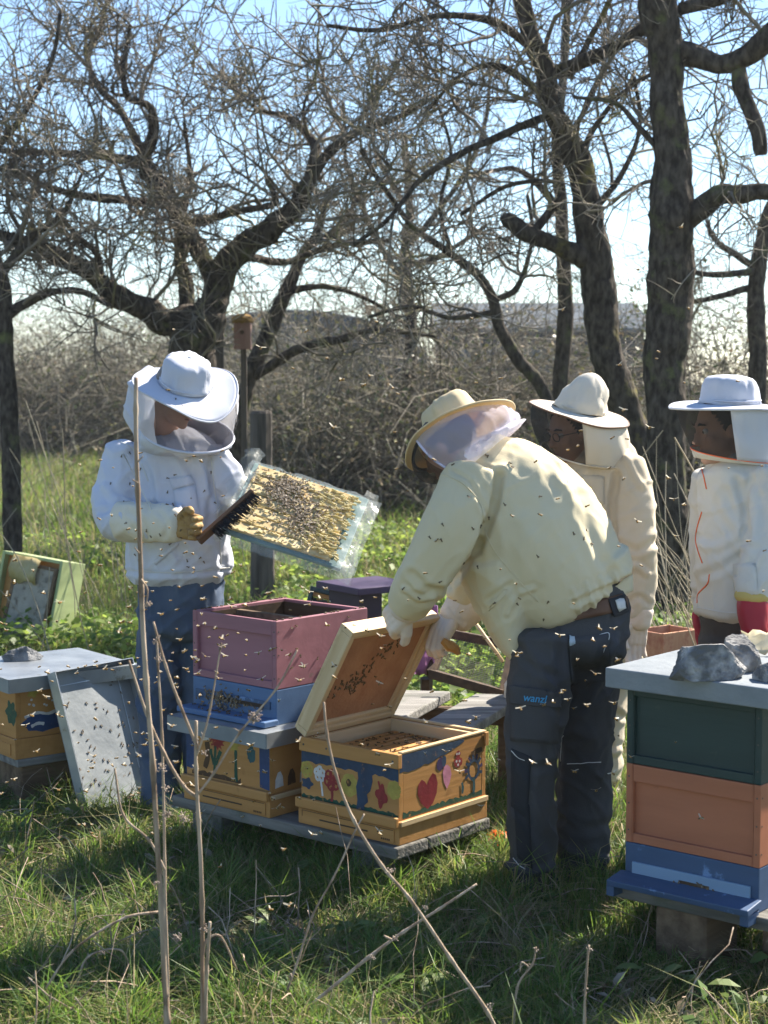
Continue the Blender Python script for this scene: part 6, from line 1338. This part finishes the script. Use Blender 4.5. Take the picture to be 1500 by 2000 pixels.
for _ in range(40): mass.append(MPk @ Matrix.Translation((rb.uniform(.0, DP), rb.choice([.011, WP - .011]), .002)) @ Matrix.Rotation(rb.uniform(0, 6.28), 4, 'Z'))
for _ in range(14): mass.append(MPk @ Matrix.Translation((rb.uniform(.02, DP - .02), -.0025, -rb.uniform(.02, .24))) @ Matrix.Rotation(math.pi / 2, 4, 'X') @ Matrix.Rotation(rb.uniform(0, 6.28), 4, 'Z'))
MRF = Matrix.Translation((CR.x, CR.y, .205)) @ Matrix.Rotation(RHX, 4, 'Z')
for _ in range(14): mass.append(MRF @ Matrix.Translation((-.013, rb.gauss(.21, .05), rb.uniform(.036, .055))) @ Matrix.Rotation(-math.pi / 2, 4, 'Y') @ Matrix.Rotation(rb.uniform(0, 6.28), 4, 'Z'))
for x, y in lidb[44:]: mass.append(ML @ Matrix.Translation((min(max(x, .05), LD - .05), min(max(y, .06), LW - .05), .0085)) @ Matrix.Rotation(rb.uniform(0, 6.28), 4, 'Z'))
for _ in range(30): mass.append(MT @ Matrix.Translation((rb.uniform(.05, TW - .03), rb.uniform(.05, UL - .05), .0028 * sg)) @ Matrix.Rotation(rb.uniform(0, 6.28), 4, 'Z') @ Matrix.Diagonal((1, 1, sg, 1)))
bvf = []
for (u0, v0, u1, v1, n) in ((150, 880, 480, 1500, 70), (0, 1080, 760, 1640, 90), (700, 820, 1240, 1560, 60), (300, 600, 1450, 900, 20), (1220, 900, 1500, 1700, 20)):
    for _ in range(n): bvf.append(Matrix.Translation(W(rb.uniform(u0, u1), rb.uniform(v0, v1), rb.uniform(4.9, 6.1))) @ Matrix.Rotation(rb.uniform(0, 6.283), 4, 'Z') @ Matrix.Rotation(rb.uniform(-.6, .5), 4, 'Y') @ Matrix.Scale(rb.uniform(.9, 1.3), 4))
nfly0 = len(mass); mass += bvf
bv = vco(ME_C); bf_ = [tuple(p.vertices) for p in ME_C.polygons]; bmi = [p.material_index for p in ME_C.polygons]
Vs, Fs, Ms = [], [], []
for k, M_ in enumerate(mass):
    A_ = np.array(M_)[:3]; Vs.append(bv @ A_[:, :3].T + A_[:, 3]); Fs += [tuple(i + k * len(bv) for i in f) for f in bf_]; Ms += ([{0: 0, 1: 3, 2: 4}[q] for q in bmi] if k >= nfly0 else bmi)
me = bpy.data.meshes.new('bee_clusters'); me.from_pydata(np.concatenate(Vs).tolist(), [], Fs); me.polygons.foreach_set('material_index', Ms); me.update()
o = link('bee_clusters', me, [m_beeb, m_beed, m_beewd, m_beeo, m_beew]); tag(o, 'mass of honey bees on tray, frames and blue floor and in the air', 'bees', kind='stuff')
